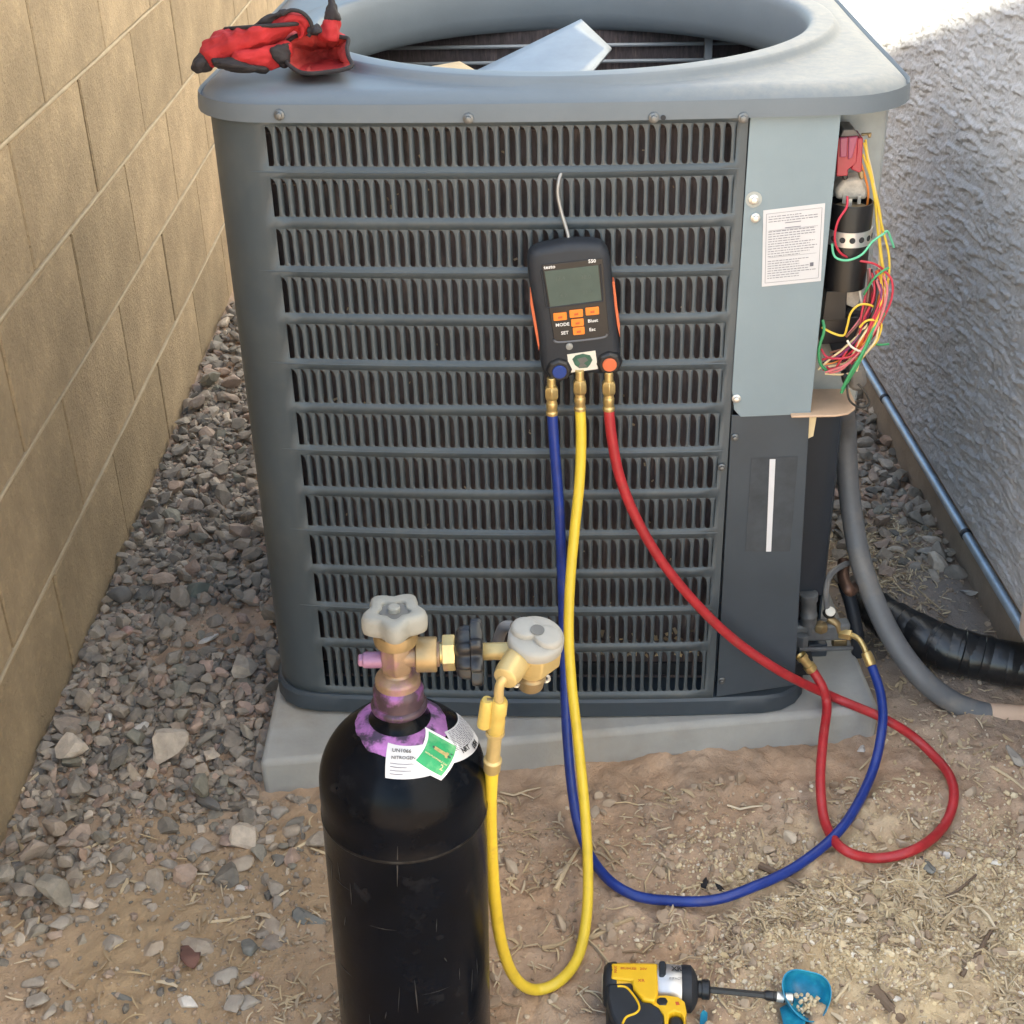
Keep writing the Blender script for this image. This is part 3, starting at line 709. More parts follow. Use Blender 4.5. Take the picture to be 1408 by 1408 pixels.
# capacitor
ct = ua(1171, 276, .022); rc = ua(1200.5, 280, .022).x-ct.x+.0005
cap = MB(); cap.lathe([(rc, -.105), (rc, -.002), (rc-.0006, 0), (rc-.002, 0), (rc-.0025, -.006), (rc-.006, -.008)], Matrix.Translation(ct), 36, cap1=False); capo = cap.build('capacitor', mat('capacitor_case', (.006, .006, .007), .4, var=.2), ac)
mb = MB(); mb.lathe([(rc-.004, -.0095), (rc-.006, -.0075), (.006, -.0065)], Matrix.Translation(ct), 30); mb.build('capacitor_top', M['cap_top'], capo)
mb = MB()
for a in (20, 140, 250):
    mb.box((.010*math.cos(R(a)), .010*math.sin(R(a)), 0), (.004, .0015, .010), Matrix.Translation(ct))
mb.build('terminal', M['steel_light'], capo)
mb = MB(); mb.lathe([(rc+.0002, -.049), (rc+.0016, -.049), (rc+.0016, -.031), (rc+.0002, -.031)], Matrix.Translation(ct), 40, False, False); st = mb.build('strap', M['silver'], capo)
mb = MB()
for k in range(-5, 6):
    a = R(-90+k*24); T = frame((ct.x+(rc+.0014)*math.cos(a), ct.y+(rc+.0014)*math.sin(a), ct.z-.040), (math.cos(a), math.sin(a), 0), (0, 0, 1))
    mb.lathe([(.0036, 0), (.0036, .0006)], T, 12)
mb.build('strap_hole', M['inner'], st)
slab('relay', [(1136, 400), (1165, 400), (1163, 440), (1130, 442)], .022, .06, M['black'])
slab('terminal_block', [(1159, 396), (1186, 400), (1178, 425), (1160, 418)], .028, .06, M['foil'])
slab('relay', [(1131, 440), (1180, 436), (1172, 470), (1128, 474)], .03, .06, M['black'])
slab('relay', [(1165, 425), (1192, 428), (1182, 490), (1150, 500), (1140, 470)], .038, .06, M['inner'])
def wire(col, pix, r=.0014, parent=ac):
    mb = MB(); P = [ua(x, y, v) for x, y, v in pix]; mb.tube(spline(P, 7), r, 7)
    return tag(mb.build('wire', M['w_'+col], parent), col+' wire')
WR = [('red', [(1165, 270, -.002), (1164, 285, -.008), (1152, 305, -.012), (1148, 330, -.010), (1156, 348, -.006), (1175, 357, .0), (1200, 362, .0), (1214, 370, .004)]),
 ('mint', [(1144, 335, -.004), (1148, 353, -.008), (1165, 358, -.010), (1185, 350, -.008), (1200, 332, -.004), (1216, 321, .002)]),
 ('yellow', [(1188, 196, .03), (1192, 215, .028), (1199, 250, .026), (1208, 290, .022), (1215, 320, .018), (1222, 350, .012), (1222, 380, .005), (1213, 420, -.004), (1200, 440, -.006)]),
 ('yellow', [(1190, 192, .034), (1195, 225, .03), (1203, 260, .028), (1211, 300, .024), (1210, 330, .02), (1214, 365, .012), (1217, 390, .006), (1213, 410, .0)]),
 ('yellow', [(1186, 212, .028), (1196, 240, .026), (1202, 270, .024), (1206, 310, .02), (1210, 345, .014), (1213, 372, .008), (1209, 400, .0)]),
 ('cream', [(1189, 200, .03), (1198, 235, .03), (1205, 275, .026), (1209, 318, .022), (1209, 365, .014), (1206, 395, .004)]),
 ('orange', [(1181, 215, .026), (1190, 245, .026), (1194, 265, .026), (1192, 285, .03)]),
 ('green', [(1222, 368, .0), (1212, 374, -.004), (1200, 385, -.006), (1188, 405, .0)]),
 ('yellow', [(1130, 450, .0), (1145, 458, -.008), (1160, 461, -.012), (1165, 448, -.014), (1170, 430, -.014), (1182, 419, -.012), (1198, 420, -.008), (1210, 430, -.004)]),
 ('red', [(1215, 372, .004), (1226, 385, .0), (1226, 410, -.004), (1213, 440, -.010), (1192, 470, -.014), (1170, 490, -.012), (1140, 492, -.004), (1129, 480, .004)]),
 ('pink', [(1205, 385, .0), (1212, 410, -.004), (1207, 440, -.010), (1190, 475, -.016), (1165, 500, -.014), (1135, 512, -.004)]),
 ('red', [(1200, 384, .01), (1192, 400, .004), (1185, 430, -.002), (1180, 460, -.008), (1166, 480, -.010), (1150, 505, -.006)]),
 ('pink', [(1214, 378, .0), (1220, 400, -.006), (1210, 440, -.014), (1185, 480, -.018), (1158, 507, -.012), (1140, 513, -.004)]),
 ('brown', [(1198, 392, .01), (1203, 420, .0), (1190, 450, -.004), (1176, 465, -.004), (1160, 478, .0)]),
 ('green', [(1131, 440, .002), (1133, 455, -.004), (1126, 480, -.004), (1128, 500, -.002), (1140, 512, .002)]),
 ('cream', [(1213, 400, .0), (1205, 430, -.006), (1185, 455, -.010), (1165, 475, -.008), (1140, 495, .0), (1125, 508, .004)]),
 ('orange', [(1206, 395, .004), (1205, 425, -.002), (1198, 450, -.008), (1180, 480, -.010), (1178, 497, -.004)]),
 ('yellow', [(1182, 450, -.012), (1190, 442, -.014), (1200, 440, -.014), (1212, 446, -.01), (1206, 468, -.012), (1192, 484, -.012), (1180, 500, -.004)]),
 ('white', [(1165, 468, -.016), (1170, 476, -.019), (1180, 482, -.019), (1190, 484, -.015)]),
 ('white', [(1182, 390, .01), (1184, 365, .008), (1182, 398, .008), (1186, 420, .008)]),
 ('green', [(1217, 433, -.006), (1207, 445, -.012), (1194, 470, -.018), (1180, 500, -.02), (1168, 520, -.018), (1157, 540, -.014)]),
 ('green', [(1216, 430, -.008), (1200, 455, -.016), (1186, 485, -.021), (1170, 512, -.022), (1158, 535, -.018)]),
 ('green', [(1200, 472, .0), (1210, 474, .004), (1222, 473, .01)]),
 ('mint', [(1216, 320, .002), (1221, 319, .006), (1229, 340, .012)]),
 ('black', [(1170, 515, -.012), (1165, 530, -.018), (1168, 550, -.020), (1182, 560, -.018), (1195, 555, -.012), (1190, 540, -.012), (1180, 528, -.010)]),
 ('purple', [(1190, 410, .01), (1188, 440, .004), (1176, 475, .0), (1160, 495, .0)]),
 ('red', [(1200, 398, .008), (1196, 430, .002), (1188, 458, -.004), (1168, 495, -.006)]),
 ('cream', [(1209, 440, -.01), (1205, 465, -.014), (1195, 480, -.016), (1183, 495, -.012), (1178, 510, -.006)])]
rg = random.Random(31)
for k in range(20):
    ph = rg.uniform(-1, 1); jx = lambda a: rg.uniform(-a, a)
    WR.append((rg.choice(('red', 'pink', 'cream', 'orange', 'purple', 'black', 'brown', 'red', 'yellow', 'white')), [(1203+9*ph+jx(3), 376+jx(10), .012), (1207+13*ph+jx(3), 405+jx(6), .002+jx(.006)), (1196+14*ph+jx(4), 440+jx(6), -.006+jx(.008)), (1180+13*ph+jx(4), 470+jx(8), -.008+jx(.008)), (1158+14*ph+jx(5), 495+12*ph+jx(6), -.004+jx(.006)), (1134+jx(6), 500+14*ph, .004)][:rg.choice((4, 5, 6, 6))]))
for c_, P in WR: wire(c_, P, .0019 if c_ in ('green',) and len(P) > 4 else .0014)
slab('wire_nut', [(1157, 516), (1168, 512), (1172, 526), (1160, 532)], -.006, .01, M['black'], bevel=.004)
slab('cable_gland', [(1166, 508), (1190, 505), (1194, 530), (1180, 542), (1168, 536)], .0, .045, M['brown'] if 'brown' in M else M['grey_cap'], bevel=.006)
# valves at the foot of the service corner
def P3(px, py, y): return pt(px, py, y=y)
def vcyl(name, a, b, r, m, prof=None, n=20):
    mb = MB(); mb.cyl(a, b, r, n); return mb.build(name, m, ac, world=True, bevel=.0012)
a, b = P3(1112, 858, 1.665), P3(1112, 816, 1.665)
mb = MB(); L_ = (b-a).length; T = Matrix.Translation(a) @ (b-a).to_track_quat('Z', 'Y').to_matrix().to_4x4()
mb.lathe([(.0115, 0), (.0115, L_*.25), (.0125, L_*.28), (.0125, L_*.33), (.0112, L_*.36), (.0112, L_*.75), (.0132, L_*.80), (.0132, L_), (.011, L_*1.02)], T, 24); mb.build('valve_cap', M['valve_grey'], ac, world=True)
vcyl('valve_stem', P3(1113, 872, 1.665), P3(1112, 856, 1.665), .007, M['valve_grey'], n=6)
mb = MB(); mb.box(P3(1127, 866, 1.67), (.085, .02, .028)); mb.build('valve_body', M['valve_grey'], ac, world=True, bevel=.004)
mb = MB(); T = frame(P3(1101, 894, 1.655), (0, 0, 1)); mb.prism(hexa(.010), .028, T, bev=.002); mb.build('valve_nut', M['valve_grey'], ac, world=True)
mb = MB(); T = frame(P3(1128, 868, 1.66), (0, 0, 1)); mb.prism(hexa(.010), .014, T, bev=.003); mb.build('valve_nut', M['brass_dull'], ac, world=True)
vcyl('pipe_clamp', P3(1098, 893, 1.645), P3(1172, 891, 1.67), .0035, M['valve_grey'])
mb = MB(); mb.box(P3(1112, 890, 1.675), (.05, .02, .022)); mb.build('valve_block', M['unit_dark'], ac, world=True, bevel=.002)
mb = MB(); mb.box(P3(1154, 882, 1.68), (.022, .012, .016)); mb.build('brass_tab', M['brass_dull'], ac, world=True, bevel=.003)
mb = MB(); mb.tube(spline([P3(1153, 868, 1.665), P3(1150, 858, 1.665), P3(1139, 850, 1.67)], 5), .006, 10); mb.build('service_port', M['brass_dull'], ac, world=True)
a = P3(1140, 843, 1.67); mb = MB(); mb.ball(a, .0095, sq=(1, 1, .8)); mb.build('sight_cap', M['w_black'], ac, world=True)
mb = MB(); mb.lathe([(.0072, 0), (.0072, .0025), (.003, .004)], frame(a+Vector((0, -.005, .0055)), (0, -.55, .8)), 16); mb.build('port_cap', M['w_white'], ac, world=True)
mb = MB(); mb.tube(spline([P3(1137, 836, 1.67), P3(1136, 810, 1.675), P3(1142, 790, 1.70), P3(1160, 777, 1.74), P3(1175, 772, 1.78)], 8), .0045, 8); mb.build('cable', M['conduit'], ac, world=True)
mb = MB(); mb.tube(spline([P3(1160, 772, 1.76), P3(1160, 795, 1.73), P3(1168, 812, 1.71), P3(1176, 806, 1.74)], 8), .009, 10); mb.build('copper_pipe', M['copper'], ac, world=True)
mb = MB(); mb.tube(spline([P3(1160, 800, 1.76), P3(1170, 830, 1.74), P3(1178, 870, 1.72), P3(1180, 900, 1.72)], 6), .010, 10); mb.build('suction_pipe', M['black_matte'], ac, world=True)

# ------------------------------------------------------------------ conduit, line set and pipe at the right
gc = empty('grey_conduit', tuple(pt(1300, 960, z=.02)), 'thick grey flexible conduit curving from the unit to the right with a beige end', 'conduit')
Pg = [pt(1140, 552, y=1.70), pt(1156, 556, y=1.76), pt(1163, 585, y=1.81), pt(1164, 620, y=1.815), pt(1169, 690, y=1.79), pt(1186, 780, y=1.74), pt(1220, 865, y=1.69), pt(1265, 930, y=1.65), pt(1315, 968, y=1.635), pt(1364, 984, y=1.625)]
sp = spline(Pg, 10); mb = MB(); mb.tube(sp, [.0145+.0025*i/len(sp) for i in range(len(sp))], 20); mb.build('conduit_hose', M['conduit'], gc, world=True)
mb = MB(); mb.tube([Pg[-1]-(Pg[-1]-Pg[-2])*.08, Pg[-1]+Vector((.02, -.001, .000)), pt(1440, 988, y=1.615), pt(1560, 990, y=1.60)], .0172, 20); mb.build('beige_sleeve', M['beige'], gc, world=True)
ls = empty('line_set', tuple(pt(1300, 900, z=.0)), 'fat black tape wrapped pipe lying on dirt beneath the grey conduit', 'pipe')
Pl = [P3(1168, 800, 1.85), pt(1205, 838, z=.055), pt(1240, 862, z=.050), pt(1300, 890, z=.047), pt(1360, 906, z=.045), pt(1420, 918, z=.043), pt(1520, 928, z=.04), pt(1660, 930, z=.04)]
sp = spline(Pl, 10); nn = len(sp); mb = MB(); mb.tube(sp, [.022+.010*min(1, i/22) for i in range(nn)], 22); mb.build('pipe_core', M['wrap'], ls, world=True)
rg = random.Random(4)
for i in range(6, nn-3, 2):       # overlapping turns of tape
    t = (sp[i+1]-sp[i-1]).normalized(); r_ = .0222+.010*min(1, i/22); tl = Vector((rg.uniform(-.3, .3), rg.uniform(-.3, .3), rg.uniform(-.3, .3))).cross(t)*.5+t
    T = frame(sp[i], tl, (0, 0, 1)); mb = MB(); wd = rg.uniform(.010, .02)
    mb.lathe([(r_+.0002, -wd), (r_+.0016+rg.random()*.001, -wd*.9), (r_+.0012, wd*.9), (r_+.0002, wd)], T, 26, False, False); mb.build('tape_turn', M['wrap'], ls, world=True)
Pp = [Vector((.7465, y, .122-.004*0)) for y in (1.30, 1.6, 1.9, 2.2, 2.6, 3.2, 4.2)]
cp = empty('wall_pipe', tuple(Pp[0]), 'thin blue grey metal pipe running along the foot of the stucco wall', 'pipe')
mb = MB(); mb.tube(Pp, .0078, 16); mb.build('pipe', M['galv'], cp, world=True)
for px, py in ((1216, 546), (1326, 742)):
    q = pt(px, py, x=.745); mb = MB(); mb.lathe([(.0082, -.006), (.0095, -.004), (.0095, .004), (.0082, .006)], frame((.7465, q.y, .122), (0, 1, 0)), 16, False, False); mb.build('pipe_clamp', M['black_matte'], cp, world=True)
bx = pt(1404, 860, x=.735)
bb = MB(); mbx = empty('utility_box', tuple(bx), 'pale beige rounded box at the right edge against the stucco wall', 'box')
T = frame((.722, bx.y-.062, bx.z+.050), (1, 0, 0), (0, 1, 0)); bb.prism(rrect(.085, .10, .02), .028, T, bev=.008); bb.build('box_shell', M['beige_box'], mbx, world=True)
bb = MB(); bb.prism(rrect(.065, .078, .012), .004, T @ Matrix.Translation((0, 0, -.003)), bev=.001); bb.build('lid', M['beige_box'], mbx, world=True)

# ------------------------------------------------------------------ gas cylinder with its valve
AX, AY = -.1075, 1.023
GT = Matrix.Translation((0, 0, .33)) @ Matrix.Rotation(R(1.5), 4, 'Y') @ Matrix.Translation((0, 0, -.33))
gcyl = empty('gas_cylinder', (AX, AY, 0), 'black gas cylinder with purple stained neck and grey handwheel valve', 'gas cylinder', rot=GT)
CR_, CZ, CH = .0786, .434, .074
def cprof():
    P = [(.062, .0), (.070, .002), (.0772, .009), (CR_, .018), (CR_, .12), (CR_, .25), (CR_, .36), (CR_, .395), (CR_+.0007, .398), (CR_+.0007, .402), (CR_, .405), (CR_, .42), (CR_, CZ)]
    for k in range(1, 15):
        a = R(74*k/14); P.append((CR_*math.cos(a), CZ+CH*math.sin(a)))
    return P+[(.0215, .5085), (.0212, .512), (.0210, .522)]
PROF = cprof()
mb = MB(); mb.lathe(PROF, n=72); mb.build('tank', M['cyl'], gcyl, ang=60)
mb = MB(); mb.lathe([(CR_+.0002, .3975), (CR_+.0009, .3985), (CR_+.0009, .4010), (CR_+.0002, .4020)], n=72, cap0=False, cap1=False); mb.build('seam_ring', mat('scuffed_ring', (.005, .005, .006), .45, spec=.2, col2=(.035, .035, .035), c2scale=45, c2lo=.5, c2hi=.75), gcyl)
# length along the profile from the top down, so that labels lie on the dome
SP = PROF[::-1]; SL = [0.]
for a, b in zip(SP, SP[1:]): SL.append(SL[-1]+math.hypot(a[0]-b[0], a[1]-b[1]))
def on_tank(phi, s, off=.0006):
    i = max(1, min(len(SL)-1, next((k for k, q in enumerate(SL) if q >= s), len(SL)-1))); t = (s-SL[i-1])/(SL[i]-SL[i-1])
    r = SP[i-1][0]+(SP[i][0]-SP[i-1][0])*t; z = SP[i-1][1]+(SP[i][1]-SP[i-1][1])*t
    dr, dz = SP[i][0]-SP[i-1][0], SP[i][1]-SP[i-1][1]; l = math.hypot(dr, dz); nr, nz = -dz/l, dr/l
    r += nr*off; z += nz*off
    return Vector((r*math.cos(phi), r*math.sin(phi), z))
def s_at(px, py):
    """(angle, profile length) where a photo pixel meets the tank surface"""
    d = (pt(px, py, y=1.0)-CAM).normalized(); best = None
    for k in range(9000):
        q = CAM+d*(.8+k*.0001); rr = math.hypot(q.x-AX, q.y-AY)
        for i in range(len(SP)-1):
            z0, z1 = sorted((SP[i][1], SP[i+1][1]))
            if z0 <= q.z <= z1:
                t = (q.z-SP[i][1])/(SP[i+1][1]-SP[i][1]+1e-12); rs = SP[i][0]+(SP[i+1][0]-SP[i][0])*t
                if rr <= rs: return math.atan2(q.y-AY, q.x-AX), SL[i]+(SL[i+1]-SL[i])*t
                break
    return s_at(px-1.5, py+1.) if px > 540 else None
def patch(name, corners, m, off, parent=None, nu=14, nv=10, rag=0.):
    """thin sheet glued on the tank between four (angle, length) corners"""
    A, B, C_, D = corners; mb = MB(); top, bot = [], []
    for j in range(nv+1):
        for i in range(nu+1):
            s, t = i/nu, j/nv
            ph = (A[0]*(1-s)+B[0]*s)*(1-t)+(D[0]*(1-s)+C_[0]*s)*t; ln = (A[1]*(1-s)+B[1]*s)*(1-t)+(D[1]*(1-s)+C_[1]*s)*t
            top.append(on_tank(ph, ln, off)); bot.append(on_tank(ph, ln, off-.0003))
    n = nu+1; k = len(top)
    fs = [(j*n+i, j*n+i+1, (j+1)*n+i+1, (j+1)*n+i) for j in range(nv) for i in range(nu)]
    mb.add(top+bot, fs+[(c+k, b+k, a+k, d+k) for a, b, c, d in fs]); return mb.build(name, m, parent or gcyl)
def quad_lerp(c, s, t):
    A, B, C_, D = c
    return tuple((A[k]*(1-s)+B[k]*s)*(1-t)+(D[k]*(1-s)+C_[k]*s)*t for k in (0, 1))
def sub(c, s0, s1, t0, t1): return [quad_lerp(c, s0, t0), quad_lerp(c, s1, t0), quad_lerp(c, s1, t1), quad_lerp(c, s0, t1)]
def print_on(c, bars, m, off, parent, name='printed_lines'):
    mb = MB()
    for s0, s1, t0, t1 in bars:
        n = 3; q = sub(c, s0, s1, t0, t1); vs = []
        for i in range(n+1): vs += [on_tank(*quad_lerp(q, i/n, 0), off), on_tank(*quad_lerp(q, i/n, 1), off)]
        mb.add(vs, [(2*i, 2*i+2, 2*i+3, 2*i+1) for i in range(n)])
    return mb.build(name, m, parent, smooth=False)
def label_text(body, c, s, t, size, m, parent, rot=0., off=.0012, bold=0.):
    p = on_tank(*quad_lerp(c, s, t), off); px_ = on_tank(*quad_lerp(c, s+.02, t), off)-p; py_ = on_tank(*quad_lerp(c, s, t+.02), off)-p
    z = py_.cross(px_).normalized()
    T = frame(p, z, px_) @ Matrix.Rotation(rot, 4, 'Z'); return text(body, size, T, m, parent, bold=bold)
lw = [s_at(527, 1022), s_at(598, 1013), s_at(600, 1060), s_at(524, 1070)]
la = patch('white_label', lw, M['paper'], .0010)
label_text('UN1066', lw, .27, .17, .0050, M['ink'], la, off=.0016)
label_text('NITROGEN', lw, .30, .38, .0043, M['ink'], la, off=.0016)
print_on(lw, [(.08, .50, .56, .58), (.08, .36, .66, .68), (.08, .44, .76, .78), (.08, .30, .86, .88)], M['print'], .0014, la)
lc = [s_at(604, 1006), s_at(626, 975), s_at(655, 1010), s_at(618, 1048)]
lb = patch('curved_label', lc, M['paper'], .0009, nu=16)
rg = random.Random(8); bars = []
for k in range(13):
    s = .05; t = .06+.05*k
    while s < .9: l = rg.uniform(.04, .15); bars.append((s, min(.95, s+l), t, t+.018)); s += l+.03
print_on(lc, bars, M['print'], .0015, lb)
label_text('USA', lc, .62, .86, .0075, M['ink'], lb, off=.0012, bold=.0003)
label_text('NRT', lc, .30, .76, .0065, M['ink'], lb, off=.0012, bold=.0002)
ld = [s_at(577, 1000), s_at(624, 1024), s_at(600, 1072), s_at(557, 1047)]
lg = patch('diamond_label', ld, M['white'], .0012)
ldi = sub(ld, .09, .91, .09, .91); lgi = patch('green_field', ldi, M['green'], .0016, parent=lg)
print_on(ldi, [(.30, .72, .36, .46), (.72, .82, .33, .50)], M['gold'], .0020, lgi, 'printed_emblem')
print_on(ldi, [(.80, .92, .40, .46), (.86, .95, .30, .34), (.22, .30, .38, .44)], M['dark_green'], .0020, lgi, 'printed_mark')
label_text('NON-FLAMMABLE GAS', ldi, .50, .66, .0023, M['w_cream'], lgi, off=.002)
label_text('2', ldi, .82, .80, .0075, M['w_cream'], lgi, off=.002)
mb = MB(); rg = random.Random(12)
for _ in range(26):                     # scratches and rubbed marks on the paint
    ph = R(rg.uniform(205, 330)); s0 = rg.uniform(.10, .42); l = rg.uniform(.006, .05); wd = rg.uniform(.0005, .0014)/CR_*.5; dp = rg.uniform(-.02, .02)
    if rg.random() < .35: l, wd = rg.uniform(.0005, .001), rg.uniform(.01, .03)/CR_*.5
    q = [on_tank(ph-wd*.2, s0, .0003), on_tank(ph+wd*.2, s0, .0003), on_tank(ph+dp+wd, s0+l*.5, .0003), on_tank(ph+2*dp+wd*.2, s0+l, .0003), on_tank(ph+2*dp-wd*.2, s0+l, .0003), on_tank(ph+dp-wd, s0+l*.5, .0003)]
    mb.add(q, [(0, 1, 2, 3, 4, 5)])
tag(mb.build('scratches', mat('rubbed_paint', (.022, .023, .025), .5, var=.3, vscale=90), gcyl), kind='stuff')
# smeared purple paint round the neck
mb = MB(); n = 90; rg_ = []
for k, tt in enumerate(np.linspace(0, 1, 7)):
    row = []
    for j in range(n):
        a = 2*math.pi*j/n; out = .0415+.006*(float(fbm(math.cos(a)*2+9, math.sin(a)*2+3, 3))-.5)*2
        s = .010+(out-.010)*tt; row.append(on_tank(a, s, .0008 if k < 6 else -.0002))
    rg_.append(row)
mb.rings(rg_, False, False); mb.build('purple_paint', M['purple'], gcyl)
mb = MB(); mb.lathe([(.0335, .4985), (.0300, .502), (.0265, .506), (.0245, .512), (.0242, .520)], n=40, cap0=False, cap1=False); mb.build('neck_skirt', M['cyl'], gcyl)
mb = MB(); mb.lathe([(.0236, .515), (.0256, .517), (.0260, .520), (.0250, .522), (.0232, .523), (.0228, .533), (.0232, .536), (.0215, .541), (.020, .543)], n=40); mb.build('neck_ring', M['purple_neck'], gcyl)
# valve
def wp(px, py, y=AY): p = pt(px, py, y=y); return Vector((p.x-AX, p.y-AY, p.z))
mb = MB(); mb.lathe([(.0205, .541), (.0205, .550), (.0165, .553), (.0120, .555), (.0125, .562)], n=28); mb.lathe([(.0130, .557), (.0150, .560), (.0155, .575), (.0150, .588), (.0125, .592)], n=6, a0=R(30))
vb = mb.build('valve_body', M['brass_stain'], gcyl, bevel=.0015)
mb = MB(); mb.lathe([(.0155, .586), (.0190, .588), (.0198, .594), (.0190, .600), (.014, .603)], n=30); mb.build('bonnet', M['brass_dull'], gcyl)
mb = MB(); a, b = wp(590, 899), wp(560, 901); mb.cyl(Vector((-.004, 0, .5735)), Vector((.0390, 0, .5735)), .0112, 22); mb.build('outlet_neck', M['brass_stain'], gcyl, bevel=.001)
mb = MB(); mb.lathe([(.0140, 0), (.0158, .001), (.0160, .004), (.0160, .018), (.0152, .019)], frame((.0172, 0, .5735), (1, 0, 0)), 28); mb.build('outlet_collar', M['brass_dull'], gcyl)
mb = MB(); mb.lathe([(.0070, 0), (.0075, .003), (.0075, .026)], frame((-.030, 0, .5685), (1, 0, 0)), 18); mb.lathe([(.0048, 0), (.0062, .001), (.0062, .006), (.0044, .008)], frame((-.0345, 0, .5685), (1, 0, 0)), 6); mb.build('relief_plug', mat('purple_plug', (.27, .145, .24), .45, metal=.3, var=.2, vscale=60), gcyl, bevel=.0008)
# five-lobed handwheel
def lobes(r0, amp, k, n=90, ph=0.): return [((r0+amp*math.cos(k*(2*math.pi*j/n)+ph))*math.cos(2*math.pi*j/n), (r0+amp*math.cos(k*(2*math.pi*j/n)+ph))*math.sin(2*math.pi*j/n)) for j in range(n)]
mb = MB(); q = lambda f, z: [(x*f, y*f, z) for x, y in lobes(.0264, .0037, 5, ph=1.2)]
mb.rings([q(.62, .600), q(.82, .602), q(.97, .605), q(1.0, .610), q(1.0, .617), q(.95, .6215), q(.84, .6235), q(.56, .6225), q(.50, .6220), q(.48, .6195), q(.2, .6195)])
hwl = mb.build('handwheel', M['knob'], gcyl, ang=70)
mb = MB(); mb.lathe([(.0130, .6196), (.0125, .6204), (.004, .6206)], n=28); mb.build('recess', M['knob_dark'], hwl)
mb = MB(); mb.lathe([(.0055, .620), (.0055, .6245), (.0045, .6255)], n=18); mb.build('spindle_nut', M['knob'], hwl)

# ------------------------------------------------------------------ regulator screwed to the valve
rg_o = empty('regulator', (AX+.049, AY, .5735), 'brass gas regulator with white cap and black hand nut screwed to the cylinder valve', 'regulator')
W = lambda x, dy=0, dz=0: Vector((x, AY+dy, .5735+dz))
ZR = .5735
mb = MB(); mb.lathe([(.0095, 0), (.0098, .009)], frame(W(-.0648), (1, 0, 0)), 22); mb.prism(hexa(.0162), .0115, frame(W(-.0600), (1, 0, 0), (0, 0, 1)), bev=.0012); mb.build('inlet_nut', M['brass'], rg_o, world=True)
mb = MB(); T = frame(W(-.0485), (1, 0, 0), (0, 0, 1))
q = lambda f, z: [(x*f, y*f, z) for x, y in lobes(.0235, .0035, 8, 96)]
mb.rings([q(.55, 0), q(.72, .001), q(.86, .004), q(.92, .010), q(.90, .0135)], T=T); 
q = lambda f, z: [(x*f, y*f, z) for x, y in lobes(.0262, .0050, 8, 96, .5)]
mb.rings([q(.8, .0135), q(.97, .0145), q(1., .017), q(1., .0225), q(.93, .0245), q(.45, .0250)], T=T); hn = mb.build('hand_nut', M['black'], rg_o, world=True, ang=50)
mb = MB(); mb.lathe([(.0074, 0), (.0078, .001), (.0078, .026), (.0068, .027)], frame(W(-.0252), (1, 0, 0)), 20); mb.lathe([(.0052, 0), (.0052, .014)], frame(W(.0005), (1, 0, 0)), 16); mb.build('inlet_stem', M['brass_yellow'], rg_o, world=True)
ctr = Vector((.0235, AY, .0)); tilt = Vector((.10, -.22, 1)).normalized()
TB = frame((.0200, AY, .5555), tilt, (1, .25, 0)) @ Matrix.Scale(.80, 4)
mb = MB()
q = lambda f, z, k=6: [(x*f, y*f, z) for x, y in [p for i in range(6) for p in ((hexa(.0305)[i]), ((hexa(.0305)[i][0]+hexa(.0305)[(i+1) % 6][0])/2, (hexa(.0305)[i][1]+hexa(.0305)[(i+1) % 6][1])/2))]]
q2 = lambda r, z: [(r*math.cos(R(30*i+30)), r*math.sin(R(30*i+30)), z) for i in range(12)]
mb.rings([q2(.0165, -.008), q2(.0175, .002), q(.88, .008), q(.98, .0105), q(1., .012), q(1., .030), q2(.0290, .0345), q2(.0285, .038)], T=TB); mb.build('regulator_body', M['brass_yellow'], rg_o, world=True, bevel=.0012, ang=30)
mb = MB(); mb.lathe([(.0300, 0), (.0312, .0015), (.0312, .011), (.0300, .0135), (.026, .0155), (.01, .0165), (.002, .0166)], TB @ Matrix.Translation((0, 0, .0365)), 44); capw = mb.build('adjusting_cap', M['cap_white'], rg_o, world=True, ang=50)
mb = MB(); grip = []
for k in range(60):
    a = 2*math.pi*k/60; e = abs(math.cos(a+R(40)))**1.5; grip.append(((.0095+.0205*e)*math.cos(a), (.0095+.0205*e)*math.sin(a)))
q = lambda f, z: [(x*f, y*f, z) for x, y in grip]
mb.rings([q(1.0, .012), q(1., .018), q(.95, .0215), q(.85, .0228), q(.3, .0235)], T=TB @ Matrix.Translation((0, 0, .0365))); mb.build('grip_bar', M['cap_white'], rg_o, world=True, ang=50)
mb = MB(); mb.lathe([(.0078, 0), (.0078, .0006)], TB @ Matrix.Translation((.0, -.001, .0604)), 24); mb.build('cap_disc', M['knob_dark'], rg_o, world=True)
mb = MB(); mb.lathe([(.0148, -.001), (.0152, .004), (.0152, .010), (.0168, .0115), (.0168, .016), (.0150, .0175), (.0142, .020), (.0142, .027), (.0160, .028)], TB @ Matrix.Translation((0, 0, -.0300)), 30); mb.build('outlet_port', M['brass_dull'], rg_o, world=True)
for s in (-1, 1):
    mb = MB(); mb.tube(spline([(s*.0160, -.004, .008), (s*.0195, -.004, .004), (s*.0205, -.004, -.002), (s*.0165, -.004, -.004), (s*.0150, -.004, .001)], 5), .0018, 8); 
    o = mb.build('clip', M['steel_light'], rg_o); W_ = rg_o.matrix_basis.inverted() @ TB @ Matrix.Translation((0, 0, -.022)); o.matrix_basis = W_
mb = MB(); o1 = pt(716, 900, y=AY-.014); o0 = pt(694, 934, y=AY-.044); dd = (o0-o1)
T = Matrix.Translation(o1-dd*.15) @ dd.to_track_quat('Z', 'Y').to_matrix().to_4x4(); L_ = dd.length*1.15
